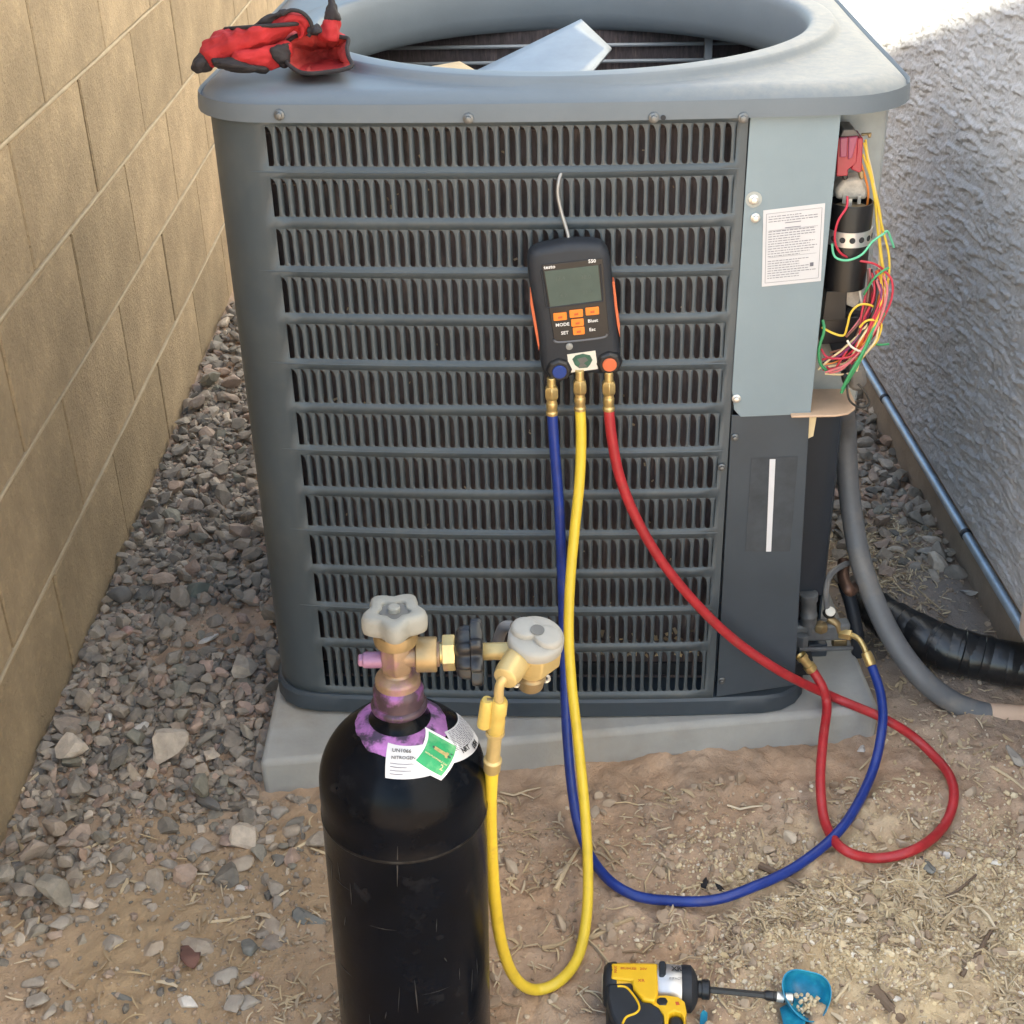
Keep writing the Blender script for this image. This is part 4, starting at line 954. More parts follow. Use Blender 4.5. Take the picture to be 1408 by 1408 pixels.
mb.lathe([(.0100, 0), (.0112, .002), (.0125, L_*.35), (.0122, L_*.8), (.0108, L_*.97), (.0090, L_)], T, 26); mb.build('outlet_nut', M['brass_yellow'], rg_o, world=True)
mb = MB(); mb.tube(spline([pt(705, 862, y=AY+.030), pt(694, 862, y=AY+.034), pt(688, 872, y=AY+.036), pt(684, 886, y=AY+.034)], 6), .0055, 12); mb.build('rear_hose_stub', M['conduit'], rg_o, world=True)

# ------------------------------------------------------------------ manifold gauge hung on the louvres
GF = 1.592
def gp(px, py, dy): return pt(px, py, y=GF+dy)
g0 = pt(791, 425, y=1.572); gR = Matrix.Rotation(R(-1.5), 4, 'Y') @ Matrix.Rotation(R(2), 4, 'X')
ga = empty('manifold_gauge', tuple(g0), 'black digital manifold gauge with green screen and orange buttons hung on the louvres', 'gauge', rot=gR)
K = .0995/119         # metres per photo pixel on the gauge face
KZ = .168/186
def gx(px, py):       # local x, z on the gauge from photo pixels
    return ((px-791)*K+(py-425)*K*.035, -(py-425)*KZ-(px-791)*KZ*.0)
outl = [(752, 331), (790, 327), (826, 330), (838, 337), (844, 352), (846, 390), (848, 440), (851, 480), (851, 498), (845, 510), (832, 516), (800, 514), (760, 518), (744, 516), (737, 506), (735, 490), (734, 450), (730, 400), (728, 360), (731, 343), (738, 335)]
def gl(ins, y):
    P = [gx(*q) for q in outl]; out = []
    P2 = spline([Vector((a, 0, b)) for a, b in P]+[Vector((P[0][0], 0, P[0][1]))], 4)[:-1]
    for p in P2:
        c_ = Vector((0, 0, max(-.045, min(.045, p.z)))); d_ = (p-c_); out.append(p-d_.normalized()*ins+Vector((0, y, 0)))
    return out
mb = MB(); mb.rings([gl(.010, .014), gl(.002, .012), gl(0, .006), gl(0, -.008), gl(.0015, -.0125), gl(.005, -.0160), gl(.010, -.0172)]); mb.build('gauge_body', M['black_matte'], ga, ang=50)
FY = -.0172
def gpoly(name, pix, d, m, parent=ga, y=FY, bevel=.0006):
    mb = MB(); P = [gx(*q) for q in pix]; mb.rings([[(a, y+.002, b) for a, b in P], [(a, y-d, b) for a, b in P]]); return mb.build(name, m, parent, bevel=bevel)
face = gpoly('face_plate', [(748, 352), (833, 348), (836, 455), (830, 460), (766, 463), (757, 458)], .0012, M['black'])
scr = gpoly('screen', [(751, 361), (826, 357), (828, 406), (755, 411)], .0016, M['lcd'], bevel=.0003)
mb = MB()
for a, b in (((750, 412), (830, 407)), ((750, 412), (747, 360)), ((830, 407), (829, 356))):
    pa, pb = gx(*a), gx(*b); mb.tube([(pa[0], FY-.0014, pa[1]), (pb[0], FY-.0014, pb[1])], .0009, 6)
mb.build('screen_bezel', M['black_matte'], ga)
def gtext(body, px, py, size, m, parent=ga, y=FY-.0016, sx=1.): 
    a, b = gx(px, py); return text(body, size, Matrix.Translation((a, y, b)) @ Matrix.Rotation(R(90), 4, 'X') @ Matrix.Rotation(R(2.5), 4, 'Z'), m, parent, bold=.0001, sx=sx)
gtext('testo', 758.5, 355.5, .0062, M['white'], sx=1.05); gtext('550', 818, 351, .0060, M['white'])
for body, px, py in (('12.4', 772, 372), ('38.0', 808, 372), ('4.2', 775, 396), ('11.6', 809, 393)): gtext(body, px, py, .0070, M['lcd_ink'], scr, FY-.0018)
for x, y in ((768, 425), (791, 422), (814, 420), (792, 435), (793, 447)):
    w2 = 9.6 if y < 430 else (9 if y < 440 else 8.4); h2 = 5.2
    b_ = gpoly('button', [(x-w2, y-h2+.6), (x-w2+1.2, y-h2), (x+w2-1.2, y-h2-.6), (x+w2, y-h2), (x+w2, y+h2-1), (x+w2-1.2, y+h2-.2), (x-w2+1.2, y+h2+.3), (x-w2, y+h2-.4)], .0032, M['orange'])
    gpoly('printed_mark', [(x-3, y-.5), (x+3, y-1.3), (x+3, y+1.8), (x-3, y+2.2)], .0035, M['red_ink'], b_, bevel=0)
for body, px, py in (('MODE', 770.5, 437), ('SET', 773, 449), ('Bluet', 814, 434), ('Esc', 812.5, 446.5)): gtext(body, px, py, .0058, M['white'])
mb = MB(); P = [(gx(x, y)[0], FY-.0005, gx(x, y)[1]) for x, y in ((757, 458), (762, 462), (795, 461.5), (828, 459), (833, 454))]; mb.tube(spline(P, 4), .0016, 8); mb.build('ridge', mat('grey_ridge', (.12, .125, .14), .4), ga)
a, b = gx(778, 469); mb = MB(); mb.lathe([(.0043, 0), (.0043, .0022), (.0035, .0028)], frame((a, FY, b), (0, -1, 0)), 20); mb.build('white_button', M['cap_white'], ga)
sq = gpoly('square_sticker', [(774, 481), (815, 478), (817, 505), (776, 508)], .0008, M['w_white'], bevel=0)
gpoly('printed_logo', [(781, 488), (786, 483), (797, 481), (807, 484), (810, 491), (806, 498), (802, 502), (790, 502), (784, 497)], .0011, M['dark_green'], sq, bevel=0)
gpoly('printed_logo', [(788, 488), (800, 486), (804, 491), (797, 495), (802, 500), (789, 501), (792, 495)], .0013, M['w_white'] if False else M['knob_dark'], sq, bevel=0)
for px, py, m_ in ((761, 503, 'blue_cap'), (834, 497, 'coral')):
    a, b = gx(px, py); kb = frame((a, -.0100, b), (0, -1, -.05))
    mb = MB(); mb.lathe([(.0165, 0), (.0165, .006), (.0150, .010), (.0135, .0118)], kb, 8); k_ = mb.build('valve_knob', M['black'], ga, bevel=.0012)
    mb = MB(); mb.lathe([(.0088, .0112), (.0086, .0135), (.0078, .0142)], kb, 26); mb.build('knob_cap', M[m_], k_)
for s, pix in ((-1, [(729.5, 385), (731, 400), (735.5, 447), (737, 462), (734, 478), (731, 450), (727.5, 410)]), (1, [(845, 385), (848.5, 385), (850.5, 420), (852.8, 445), (852, 465), (849, 450), (846.5, 420)])):
    mb = MB(); P = [gx(*q) for q in pix]; mb.rings([[(a, .004, b) for a, b in P], [(a, -.010, b) for a, b in P]]); mb.build('side_grip', M['coral'], ga, bevel=.0006)
mb = MB(); mb.tube(spline([pt(777, 231, y=1.603), pt(772.5, 236, y=1.594), pt(768, 250, y=1.588), pt(767, 268, y=1.586), pt(772, 292, y=1.583), pt(778, 312, y=1.579), pt(782, 328, y=1.575), pt(784, 345, y=1.574)], 6), .0022, 10); mb.build('hanging_hook', mat('hook_wire', (.34, .34, .34), .4, metal=.6), ga, world=True)

# ------------------------------------------------------------------ hoses
def fitting(parent, p, q):
    """brass swivel end from p (at the gauge) to q (at the hose)"""
    d = q-p; L_ = d.length; T = Matrix.Translation(p) @ d.to_track_quat('Z', 'Y').to_matrix().to_4x4(); mb = MB()
    mb.lathe([(.0052, 0), (.0056, .001), (.0052, .003), (.0056, .005), (.0052, .007), (.0056, .009), (.0052, L_*.27)], T, 18)
    mb.lathe([(.0070, L_*.24), (.0088, L_*.30), (.0090, L_*.34), (.0090, L_*.50), (.0080, L_*.56), (.0066, L_*.58)], T, 6)
    mb.lathe([(.0062, L_*.56), (.0062, L_*.66), (.0070, L_*.68), (.0070, L_*.80), (.0066, L_*.82), (.0066, L_*.90), (.0076, L_*.92), (.0074, L_)], T, 20)
    return mb.build('brass_fitting', M['brass'], parent, world=True, bevel=.0005)
HOSE = []
def settle(P, r):
    """lift the hose where the dirt would cover it, smoothly"""
    need = [max(0., max(float(gh(p.x+a, p.y+b)) for a in (-.005, .005) for b in (-.005, .005))+r*.72-p.z) if p.z < .06 else 0. for p in P]; n = len(P)
    up = [max(need[max(0, i-3):i+4]) for i in range(n)]; up = [sum(up[max(0, i-3):i+4])/len(up[max(0, i-3):i+4]) for i in range(n)]
    return [p+Vector((0, 0, u)) for p, u in zip(P, up)]
def hose(name, label, P, r, m, f0, f1):
    e = empty(name, tuple(P[0]), label, 'hose'); mb = MB(); HOSE.extend(q for q in spline(P, 6) if q.z < .05); mb.tube(settle(spline(P, 9), r), r, 14); mb.build('hose_tube', m, e, world=True); fitting(e, f0, f1); return e
YB = 1.556
HR = .0066
bl = hose('charging_hose', 'blue charging hose running from the gauge down across the dirt to the unit valve',
  [pt(759, 566, y=YB), pt(762, 610, y=1.553), pt(769, 700, y=1.547), pt(773, 800, y=1.537), pt(776, 900, y=1.515), pt(779, 1000, y=1.47), pt(787, 1090, y=1.425), pt(798, 1145, y=1.385),
   gpt(818, 1187, .0115), gpt(850, 1220, .0115), gpt(900, 1240, .0115), gpt(960, 1242, .0115), gpt(1030, 1224, .0115), gpt(1100, 1188, .0115), gpt(1160, 1135, .022), gpt(1198, 1065, .022), pt(1213, 1000, y=1.53), pt(1211, 955, y=1.58), pt(1199, 917, y=1.62)],
  HR, M['blue_hose'], pt(758, 519, y=YB), pt(759, 570, y=YB))
mb = MB(); mb.lathe([(.0066, 0), (.0078, .002), (.0074, .012), (.0080, .014), (.0070, .020), (.0052, .021)], Matrix.Translation(pt(1198, 915, y=1.62)) @ (pt(1189, 893, y=1.635)-pt(1198, 915, y=1.62)).to_track_quat('Z', 'Y').to_matrix().to_4x4(), 20); mb.build('ferrule', M['brass'], bl, world=True)
mb = MB(); mb.tube(spline([pt(1191, 898, y=1.632), pt(1187, 888, y=1.64), pt(1181, 879, y=1.648), pt(1173, 874, y=1.655), pt(1164, 872, y=1.66)], 6), .0042, 12); mb.build('brass_elbow', M['brass'], bl, world=True)
a, b = pt(1154, 870.5, y=1.664), pt(1171, 873.5, y=1.656); mb = MB(); mb.prism(hexa(.0082), (b-a).length, Matrix.Translation(a) @ (b-a).to_track_quat('Z', 'Y').to_matrix().to_4x4(), bev=.0018); mb.build('swivel_nut', M['brass'], bl, world=True)
rd = hose('charging_hose', 'red charging hose looping over the pad and dirt at the right',
  [pt(837, 562, y=YB), pt(841, 600, y=1.553), pt(852, 655, y=1.550), pt(876, 715, y=1.548), pt(912, 775, y=1.546), pt(962, 835, y=1.548), pt(1015, 884, y=1.552), pt(1080, 927, y=1.555), pt(1145, 958, z=.062), pt(1215, 988, z=.055),
   pt(1262, 1018, z=.026), gpt(1297, 1057, .0115), gpt(1311, 1098, .0115), gpt(1296, 1138, .0115), gpt(1258, 1168, .0115), gpt(1205, 1180, .0115), gpt(1160, 1168, .0115), gpt(1135, 1132, .0115), pt(1128, 1075, z=.040), pt(1132, 1015, z=.062), pt(1137, 972, y=1.575), pt(1131, 945, y=1.588), pt(1118, 923, y=1.598)],
  HR, M['red_hose'], pt(837, 511, y=YB), pt(837, 564, y=YB))
a, b = pt(1101, 901, y=1.602), pt(1117, 922, y=1.598); d_ = b-a; T = Matrix.Translation(a) @ d_.to_track_quat('Z', 'Y').to_matrix().to_4x4(); L_ = d_.length
mb = MB(); mb.lathe([(.0045, .004), (.0062, .0), (.0082, .0), (.0082, L_*.22), (.0066, L_*.25), (.0066, L_*.62), (.0088, L_*.66), (.0088, L_*.95), (.007, L_)], T, 18, cap0=True); mb.build('open_fitting', M['brass'], rd, world=True)
ye = hose('charging_hose', 'yellow charging hose drooping from the gauge to the ground and up to the regulator',
  [pt(797.5, 560, y=YB), pt(799, 600, y=1.550), pt(797, 660, y=1.540), pt(790, 730, y=1.522), pt(784, 800, y=1.500), pt(782, 870, y=1.475), pt(786, 940, y=1.445), pt(795, 1020, y=1.405), pt(803, 1100, y=1.36), pt(808, 1180, y=1.305), pt(807, 1255, y=1.24), pt(795, 1315, y=1.185), gpt(768, 1350, .0115), gpt(735, 1361, .0115), pt(708, 1344, y=1.118),
   pt(690, 1300, y=1.098), pt(680, 1235, y=1.075), pt(675, 1160, y=1.05), pt(674, 1100, y=1.028), pt(677, 1048, y=1.005)],
  HR, M['yellow_hose'], pt(797, 509, y=YB), pt(797.5, 564, y=YB))
YV = .985
mb = MB(); a, b = pt(677, 1050, y=1.004), pt(681, 1005, y=.995); d_ = b-a; L_ = d_.length; T = Matrix.Translation(a) @ d_.to_track_quat('Z', 'Y').to_matrix().to_4x4()
mb.lathe([(.0068, -.01), (.0080, -.008), (.0080, .002), (.0086, .003), (.0086, .006), (.0066, .008), (.0064, L_-.004), (.0088, L_-.003), (.0088, L_+.001)], T, 22); mb.build('ferrule', M['brass_yellow'], ye, world=True)
a, b = pt(681, 1008, y=.995), pt(687, 962, y=.985); d_ = b-a; L_ = d_.length; T = Matrix.Translation(a) @ d_.to_track_quat('Z', 'Y').to_matrix().to_4x4()
mb = MB(); mb.lathe([(.0064, 0), (.0076, .002), (.0076, L_*.4), (.0070, L_*.5), (.0078, L_*.6), (.0076, L_*.92), (.0058, L_)], T, 20); mb.build('valve_barrel', M['valve_yellow'], ye, world=True)
a, b = pt(665, 998, y=.992), pt(670, 962, y=.985); mb = MB(); L_ = (b-a).length; T = Matrix.Translation(a) @ (b-a).to_track_quat('Z', 'Y').to_matrix().to_4x4()
mb.lathe([(.0046, 0), (.0062, .001), (.0058, L_*.9), (.0046, L_)], T, 18); mb.build('valve_lever', M['valve_yellow'], ye, world=True)
mb = MB(); mb.cyl(pt(669, 964, y=.986), pt(687, 966, y=.986), .0032, 10); mb.build('lever_pin', M['brass_dull'], ye, world=True)
mb = MB(); mb.tube(spline([pt(686.5, 964, y=.985), pt(686, 950, y=.982), pt(689, 938, y=.981), pt(696, 928, y=.983)], 6), .0044, 12); mb.build('valve_tube', M['brass_yellow'], ye, world=True)

# ------------------------------------------------------------------ gloves on the hood
CLOUD = bpy.data.textures.new('wrinkles', 'CLOUDS'); CLOUD.noise_scale = .013; CLOUD.noise_depth = 2
def crumple(o, k=.010):
    md = o.modifiers.new('d', 'DISPLACE'); md.texture = CLOUD; md.texture_coords = 'LOCAL'; md.strength = k; md.mid_level = .5
def loft(name, rings, m, parent, n=22, cap0=True, cap1=True, wob=.10, seed=0, sub=1):
    """rings: (px, py, half width in px, angle in the picture, depth y, half thickness in m)"""
    rr = np.random.default_rng(seed); ph = rr.uniform(0, 6, 6); out = []
    for i, (cx, cy, w_, an, y, th) in enumerate(rings):
        row = []
        for j in range(n):
            t = 2*math.pi*j/n; k = 1+wob*(math.sin(3*t+ph[0]+i*.9)+.7*math.sin(5*t+ph[1]-i*1.3))*.5
            a = w_*math.cos(t)*k; row.append(pt(cx+a*math.cos(R(an)), cy+a*math.sin(R(an)), y=y+th*math.sin(t)*k))
        out.append(row)
    mb = MB(); mb.rings(out, cap0, cap1); o = mb.build(name, m, parent, world=True, ang=70)
    if sub: md = o.modifiers.new('s', 'SUBSURF'); md.levels = 2; md.render_levels = 2
    crumple(o); return o, out
def trim(name, pts, r, m, parent, closed=True):
    P = [Vector(p) for p in pts]; P = P+[P[0]] if closed else P
    mb = MB(); mb.tube(spline(P, 3), r, 8); return mb.build(name, m, parent, world=True)
g1 = empty('work_glove', tuple(pt(330, 85, y=1.70)), 'red work glove with black fingertip drooping over the left corner of the hood', 'glove', 'pair of work gloves')
loft('palm', [(276, 85, 11, 62, 1.690, .012), (290, 75, 18, 58, 1.695, .018), (306, 67, 24, 50, 1.70, .024), (322, 60, 30, 38, 1.705, .029), (340, 52, 38, 20, 1.71, .033), (355, 43, 47, 4, 1.715, .036), (362, 36, 52, -4, 1.72, .037)], M['glove_red'], g1, cap1=False, seed=1, wob=.07)
loft('fingertip', [(264, 96, 3, 70, 1.682, .004), (269, 92, 9, 66, 1.684, .009), (277, 87, 12.5, 63, 1.688, .0130), (286, 80, 15, 60, 1.691, .0155)], M['glove_black'], g1, seed=1, wob=.05)
_, rr = loft('lining', [(362, 36, 51.5, -4, 1.72, .0365), (361, 39, 48, -3, 1.718, .033), (356, 47, 36, 6, 1.712, .024), (348, 53, 20, 15, 1.708, .014)], M['glove_in'], g1, cap0=False, seed=1, wob=.07)
trim('cuff_trim', rr[0], .0024, M['glove_black'], g1)
loft('thumb', [(318, 78, 10, 80, 1.68, .012), (342, 82, 15, 82, 1.682, .017), (366, 80, 17, 85, 1.69, .019), (388, 74, 16, 88, 1.70, .019), (404, 68, 10, 90, 1.71, .012)], M['glove_red'], g1, seed=3)
loft('palm_patch', [(290, 86, 7, 66, 1.676, .009), (315, 89, 9, 76, 1.672, .011), (342, 94, 8, 82, 1.672, .011), (372, 97, 4, 86, 1.678, .007)], M['glove_black'], g1, seed=4)
loft('cuff_fold', [(372, 46, 9, 40, 1.705, .008), (384, 34, 12, 55, 1.706, .011), (400, 27, 13, 85, 1.71, .013), (414, 30, 13, 110, 1.712, .013), (421, 42, 12, 135, 1.712, .011), (416, 52, 8, 150, 1.71, .007)], M['glove_red'], g1, seed=5)
loft('strap', [(344, 50, 5, 40, 1.700, .004), (352, 39, 6, 45, 1.700, .005), (366, 27, 6.5, 55, 1.702, .005), (384, 20, 6, 70, 1.704, .005), (396, 17, 4, 80, 1.706, .004)], M['glove_black'], g1, seed=6, wob=.04)
trim('fold_trim', [pt(x, y, y=q) for x, y, q in ((388, 20, 1.70), (400, 14, 1.70), (415, 17, 1.70), (426, 28, 1.70), (429, 40, 1.70), (424, 50, 1.70))], .0024, M['glove_black'], g1, False)
g2 = empty('work_glove', tuple(pt(435, 98, y=1.69)), 'red and black work glove lying with its open cuff toward the camera', 'glove', 'pair of work gloves')
cuff = [(388, 75), (393, 60), (406, 50), (424, 46), (448, 47), (470, 51), (479, 54), (477, 66), (480, 80), (484, 90), (470, 96), (450, 99), (430, 101), (412, 99), (397, 89)]
cuff = [(p.x, p.y) for p in spline([Vector((x, y, 0)) for x, y in cuff+[cuff[0]]], 2)[:-1]]
def cring(f, y0, dxy=(0, 0), sl=.0012): return [pt(435+(x-435)*f+dxy[0], 76+(y-76)*f+dxy[1], y=y0+(98-y)*sl*f) for x, y in cuff]
mb = MB(); mb.rings([cring(1., 1.665), cring(1.02, 1.69, (-2, -3)), cring(.95, 1.72, (-5, -8)), cring(.85, 1.75, (-8, -12)), cring(.7, 1.78, (-8, -14)), cring(.45, 1.80, (-8, -14))], False, True); o = mb.build('palm', M['glove_red'], g2, world=True, ang=80); md = o.modifiers.new('s', 'SUBSURF'); md.levels = 2; md.render_levels = 2; crumple(o, .006)
mb = MB(); rng = np.random.default_rng(2)
rows = [cring(.985, 1.665), cring(.93, 1.675), cring(.80, 1.685, (0, 3)), cring(.62, 1.705, (2, 4)), cring(.42, 1.74, (2, 2)), cring(.2, 1.76, (2, 0))]
for k in (1, 2, 3): rows[k] = [p+Vector((rng.normal(0, .0012*k), rng.normal(0, .002*k), rng.normal(0, .0012*k))) for p in rows[k]]
mb.rings(rows, False, True); o = mb.build('lining', M['glove_in'], g2, world=True, ang=80); md = o.modifiers.new('s', 'SUBSURF'); md.levels = 2; md.render_levels = 2; crumple(o, .008)
trim('cuff_trim', cring(1.0, 1.664), .0025, M['glove_black'], g2)
for nm, rgs, m_ in (('finger', [(450, 58, 17, 0, 1.72, .014), (453, 44, 15, 0, 1.722, .013), (455, 32, 13, 2, 1.725, .012), (456, 20, 9, 2, 1.726, .008)], 'glove_red'), ('fingertip', [(455, 33, 13.6, 2, 1.725, .0126), (457, 18, 10.5, 4, 1.726, .010), (457, 6, 6, 4, 1.728, .006), (455, -2, 2, 4, 1.73, .002)], 'glove_black'),
                ('fingertip', [(434, 47, 11, 0, 1.70, .010), (434, 40, 9.5, 0, 1.705, .009), (434, 34, 5, 0, 1.708, .005), (434, 31, 1.5, 0, 1.71, .002)], 'glove_black')):
    loft(nm, rgs, M[m_], g2, seed=9, wob=.05)
loft('palm_patch', [(372, 72, 6, 80, 1.68, .006), (382, 76, 14, 85, 1.685, .012), (390, 77, 16, 88, 1.69, .014), (400, 72, 16, 90, 1.70, .014)], M['glove_black'], g2, seed=12)

# ------------------------------------------------------------------ impact driver, bit and teal cup
tp = gpt(834, 1378); TX = Matrix.Rotation(R(-5.4), 4, 'Z')
dr = empty('impact_driver', tuple(tp), 'yellow and black cordless impact driver lying on its side on the dirt', 'power tool', rot=TX)
HA = .027                                      # height of the head's axis
def along(prof, n=32, sq=.96):                  # lathe along local x
    T = frame((0, 0, HA), (1, 0, 0), (0, 1, 0)); mb = MB(); mb.lathe([(r, x) for r, x in prof], T, n); return mb
along([(.006, -.0015), (.018, -.001), (.0235, .003), (.0255, .009), (.0262, .020), (.0264, .0545)]).build('motor_housing', M['drill_yellow'], dr)
along([(.010, -.0045), (.0215, -.003), (.0258, .0015), (.0272, .008), (.0270, .0115)]).build('rear_cap', M['black_matte'], dr)
along([(.0262, .054), (.0268, .056), (.0266, .070), (.0258, .086), (.0240, .0895)]).build('gear_case', M['silver'], dr)
along([(.0262, .0855), (.0268, .0875), (.0262, .0965), (.0215, .1005), (.0150, .1035), (.0105, .1045)]).build('nose_bumper', M['black_matte'], dr)
along([(.0085, .1035), (.0098, .105), (.0098, .1085), (.0112, .1092), (.0115, .1165), (.0100, .1182), (.0085, .1185)], 24).build('bit_collar', M['black'], dr)
# handle: rings along -y
def hloft(name, rings, m, n=20, bevel=0):
    out = [[(cx+a*(abs(math.cos(t))**.8)*(1 if math.cos(t) >= 0 else -1), y, cz+b*(abs(math.sin(t))**.8)*(1 if math.sin(t) >= 0 else -1)) for t in [2*math.pi*j/n for j in range(n)]] for cx, y, a, cz, b in rings]
    mb = MB(); mb.rings(out); o = mb.build(name, m, dr, ang=60); return o
hloft('handle', [(.034, -.004, .028, HA-.001, .020), (.030, -.020, .0275, HA-.002, .0225), (.026, -.035, .0265, HA-.003, .0215), (.022, -.055, .022, HA-.004, .0195), (.018, -.080, .019, HA-.004, .0185), (.014, -.110, .020, HA-.003, .019), (.012, -.125, .024, HA-.002, .021)], M['black_matte'])
hloft('battery_foot', [(.014, -.124, .032, HA-.002, .023), (.016, -.130, .042, HA-.002, .025), (.016, -.150, .042, HA-.002, .025), (.016, -.154, .036, HA-.002, .022)], M['black_matte'])
def splate(name, P, z0, z1, m, bev=.0012):
    mb = MB(); mb.rings([[(x, -y, z0) for x, y in P], [(x, -y, z1) for x, y in P]]); return mb.build(name, m, dr, bevel=bev)
ZX = lambda v: (v-100)*1.076e-4                 # photo zoom to local x, y of the side view
ZY = lambda a, b: (b-365-.068*(a-100)+132)*1.47e-4
pz = lambda L_: [(ZX(a), ZY(a, b)) for a, b in L_]
splate('trigger_guard', pz([(600, 470), (720, 468), (850, 490), (915, 540), (930, 640), (905, 700), (870, 640), (800, 620), (745, 650), (735, 760), (700, 770), (690, 660), (650, 600), (560, 545)]), HA-.016, HA+.0212, M['drill_yellow'])
splate('side_cover', pz([(150, 170), (640, 190), (640, 470), (600, 560), (480, 530), (380, 420), (375, 345), (150, 315)]), HA+.010, HA+.0272, M['drill_yellow'], .002)
splate('rubber_grip', pz([(110, 350), (370, 345), (378, 420), (480, 535), (560, 545), (650, 600), (690, 670), (690, 800), (250, 800), (150, 640), (105, 480)]), HA-.012, HA+.0236, M['black_matte'], .003)
mb = MB(); P = [(x, -y, HA+.0240) for x, y in pz([(215, 385), (300, 395), (370, 460), (430, 550), (440, 610), (400, 650), (310, 680), (270, 740)])]; mb.tube(spline(P, 5), .0013, 8); mb.build('grip_line', M['drill_yellow'], dr)
splate('trigger', pz([(745, 660), (800, 630), (870, 645), (900, 700), (870, 770), (750, 790)]), HA-.012, HA+.016, M['black'], .003)
splate('lock_button', pz([(625, 510), (660, 492), (720, 500), (740, 530), (720, 570), (650, 565), (622, 540)]), HA+.0195, HA+.0222, M['black'], .001)
splate('side_mark', pz([(815, 540), (850, 540), (862, 570), (825, 572)]), HA+.0205, HA+.0216, M['red_ink'], 0)
splate('belt_clip_boss', pz([(655, 170), (715, 165), (735, 200), (728, 300), (700, 325), (650, 320)]), HA+.018, HA+.0278, M['black_matte'], .002)
FT = lambda x, y, z, a=0: Matrix.Translation((ZX(x), -ZY(x, y), z)) @ Matrix.Rotation(R(a), 4, 'Z')
text('BRUSHLESS', .0046, FT(330, 235, HA+.0276), M['red_ink'], dr, sx=.8); text('XR', .0060, FT(465, 360, HA+.0276), M['red_ink'], dr); text('MAX', .0046, FT(195, 240, HA+.0276, 90), M['red_ink'], dr)
text('20V', .0050, FT(490, 245, HA+.0276), M['red_ink'], dr)
text('IMPACT', .0042, FT(825, 350, HA+.0272), M['ink'], dr); text('XR', .0085, FT(840, 255, HA+.0274), M['ink'], dr, bold=.0003)
bt = empty('driver_bit', tuple(gpt(1000, 1378)), 'black extension bit chucked in the impact driver pointing at the teal cup', 'tool bit')
DM = dr.matrix_basis; b0 = DM @ Vector((.114, 0, HA)); b1 = DM @ Vector((.184, -.001, HA-.005)); b2 = DM @ Vector((.213, -.0015, HA-.008))
mb = MB(); mb.tube([b0, b0.lerp(b1, .5), b1], [.0040, .0039, .0040], 6); mb.build('bit_shaft', M['black'], bt, world=True)
d_ = b2-b1; T = Matrix.Translation(b1) @ d_.to_track_quat('Z', 'Y').to_matrix().to_4x4(); L_ = d_.length
mb = MB(); mb.lathe([(.0042, -.004), (.0058, -.001), (.0058, .006)], T, 18); mb.lathe([(.0058, .0065), (.0058, L_)], T, 18); mb.build('bit_sleeve', M['black'], bt, world=True)
mb = MB(); mb.lathe([(.0060, .010), (.0060, .018)], T, 18, False, False); mb.lathe([(.0060, .020), (.0060, L_-.001)], T, 18, False, False); mb.build('steel_band', M['steel_light'], bt, world=True)
def cup(name, label, c, axis_, rad, depth, m, seed, rim):
    e = empty(name, tuple(c), label, 'plastic cup'); T = frame(c, axis_, (1, 0, 0)); n = 40; rg = np.random.default_rng(seed)
    f = [rim(2*math.pi*j/n) for j in range(n)]; rows_o, rows_i = [], []
    for k in range(9):
        t = k/8; r = rad*math.sin(math.pi/2*min(1, t*.97+.03))**.8; z = -depth*math.cos(math.pi/2*t)
        rows_o.append([(r*math.cos(2*math.pi*j/n)*(1+(f[j]-1)*t), r*math.sin(2*math.pi*j/n)*(1+(f[j]-1)*t), z+(.004*math.sin(2*(2*math.pi*j/n)))*t) for j in range(n)])
    for row in rows_o[::-1]: rows_i.append([(x*.955, y*.955, z*.955+.0002) for x, y, z in row])
    mb = MB(); mb.rings(rows_o+rows_i, T=T); mb.build('shell', m, e, world=True, ang=50); return e, T
cc = gpt(1109, 1390)+Vector((0, .0, .025))
tc_, TT = cup('teal_cup', 'broken teal plastic cup holding pale grit beside the bit tip', cc, (.12, -.52, .85), .0275, .026, M['teal'], 3, lambda a: 1+.22*max(0, math.cos(a-2.15))**6+.05*math.sin(3*a))
gi = [(*(TT @ Vector((RNG.normal(.002, .007), RNG.normal(-.007, .006), -.016+RNG.uniform(0, .007)))), float(RNG.uniform(.0015, .004)), (1, .9, .7), rot3(RNG, 1.)) for _ in range(60)]
gr = scatter('cup_grit', gi, CRUMBS, F1, M['sandy']); tag(gr, 'pale grit lying inside the broken teal cup', 'grit', kind='stuff')
def shard(name, label, pix, m, lift=.004, th=.0016):
    e = empty(name, tuple(gpt(*pix[0])), label, 'plastic shard'); mb = MB(); P = [gpt(x, y, lift+.006*(i % 2)) for i, (x, y) in enumerate(pix)]
    mb.rings([P, [p+Vector((0, .0008, th)) for p in P]]); mb.build('shell', m, e, world=True, bevel=.0004); return e
shard('teal_shard', 'curved teal plastic shard under the broken teal cup at the bottom edge', [(1072, 1388), (1082, 1382), (1092, 1394), (1108, 1402), (1106, 1416), (1078, 1414)], M['teal'])
shard('teal_shard', 'small teal and white plastic chip beside the impact driver nose', [(962, 1412), (963, 1396), (967, 1390), (973, 1394), (972, 1414)], M['teal'])

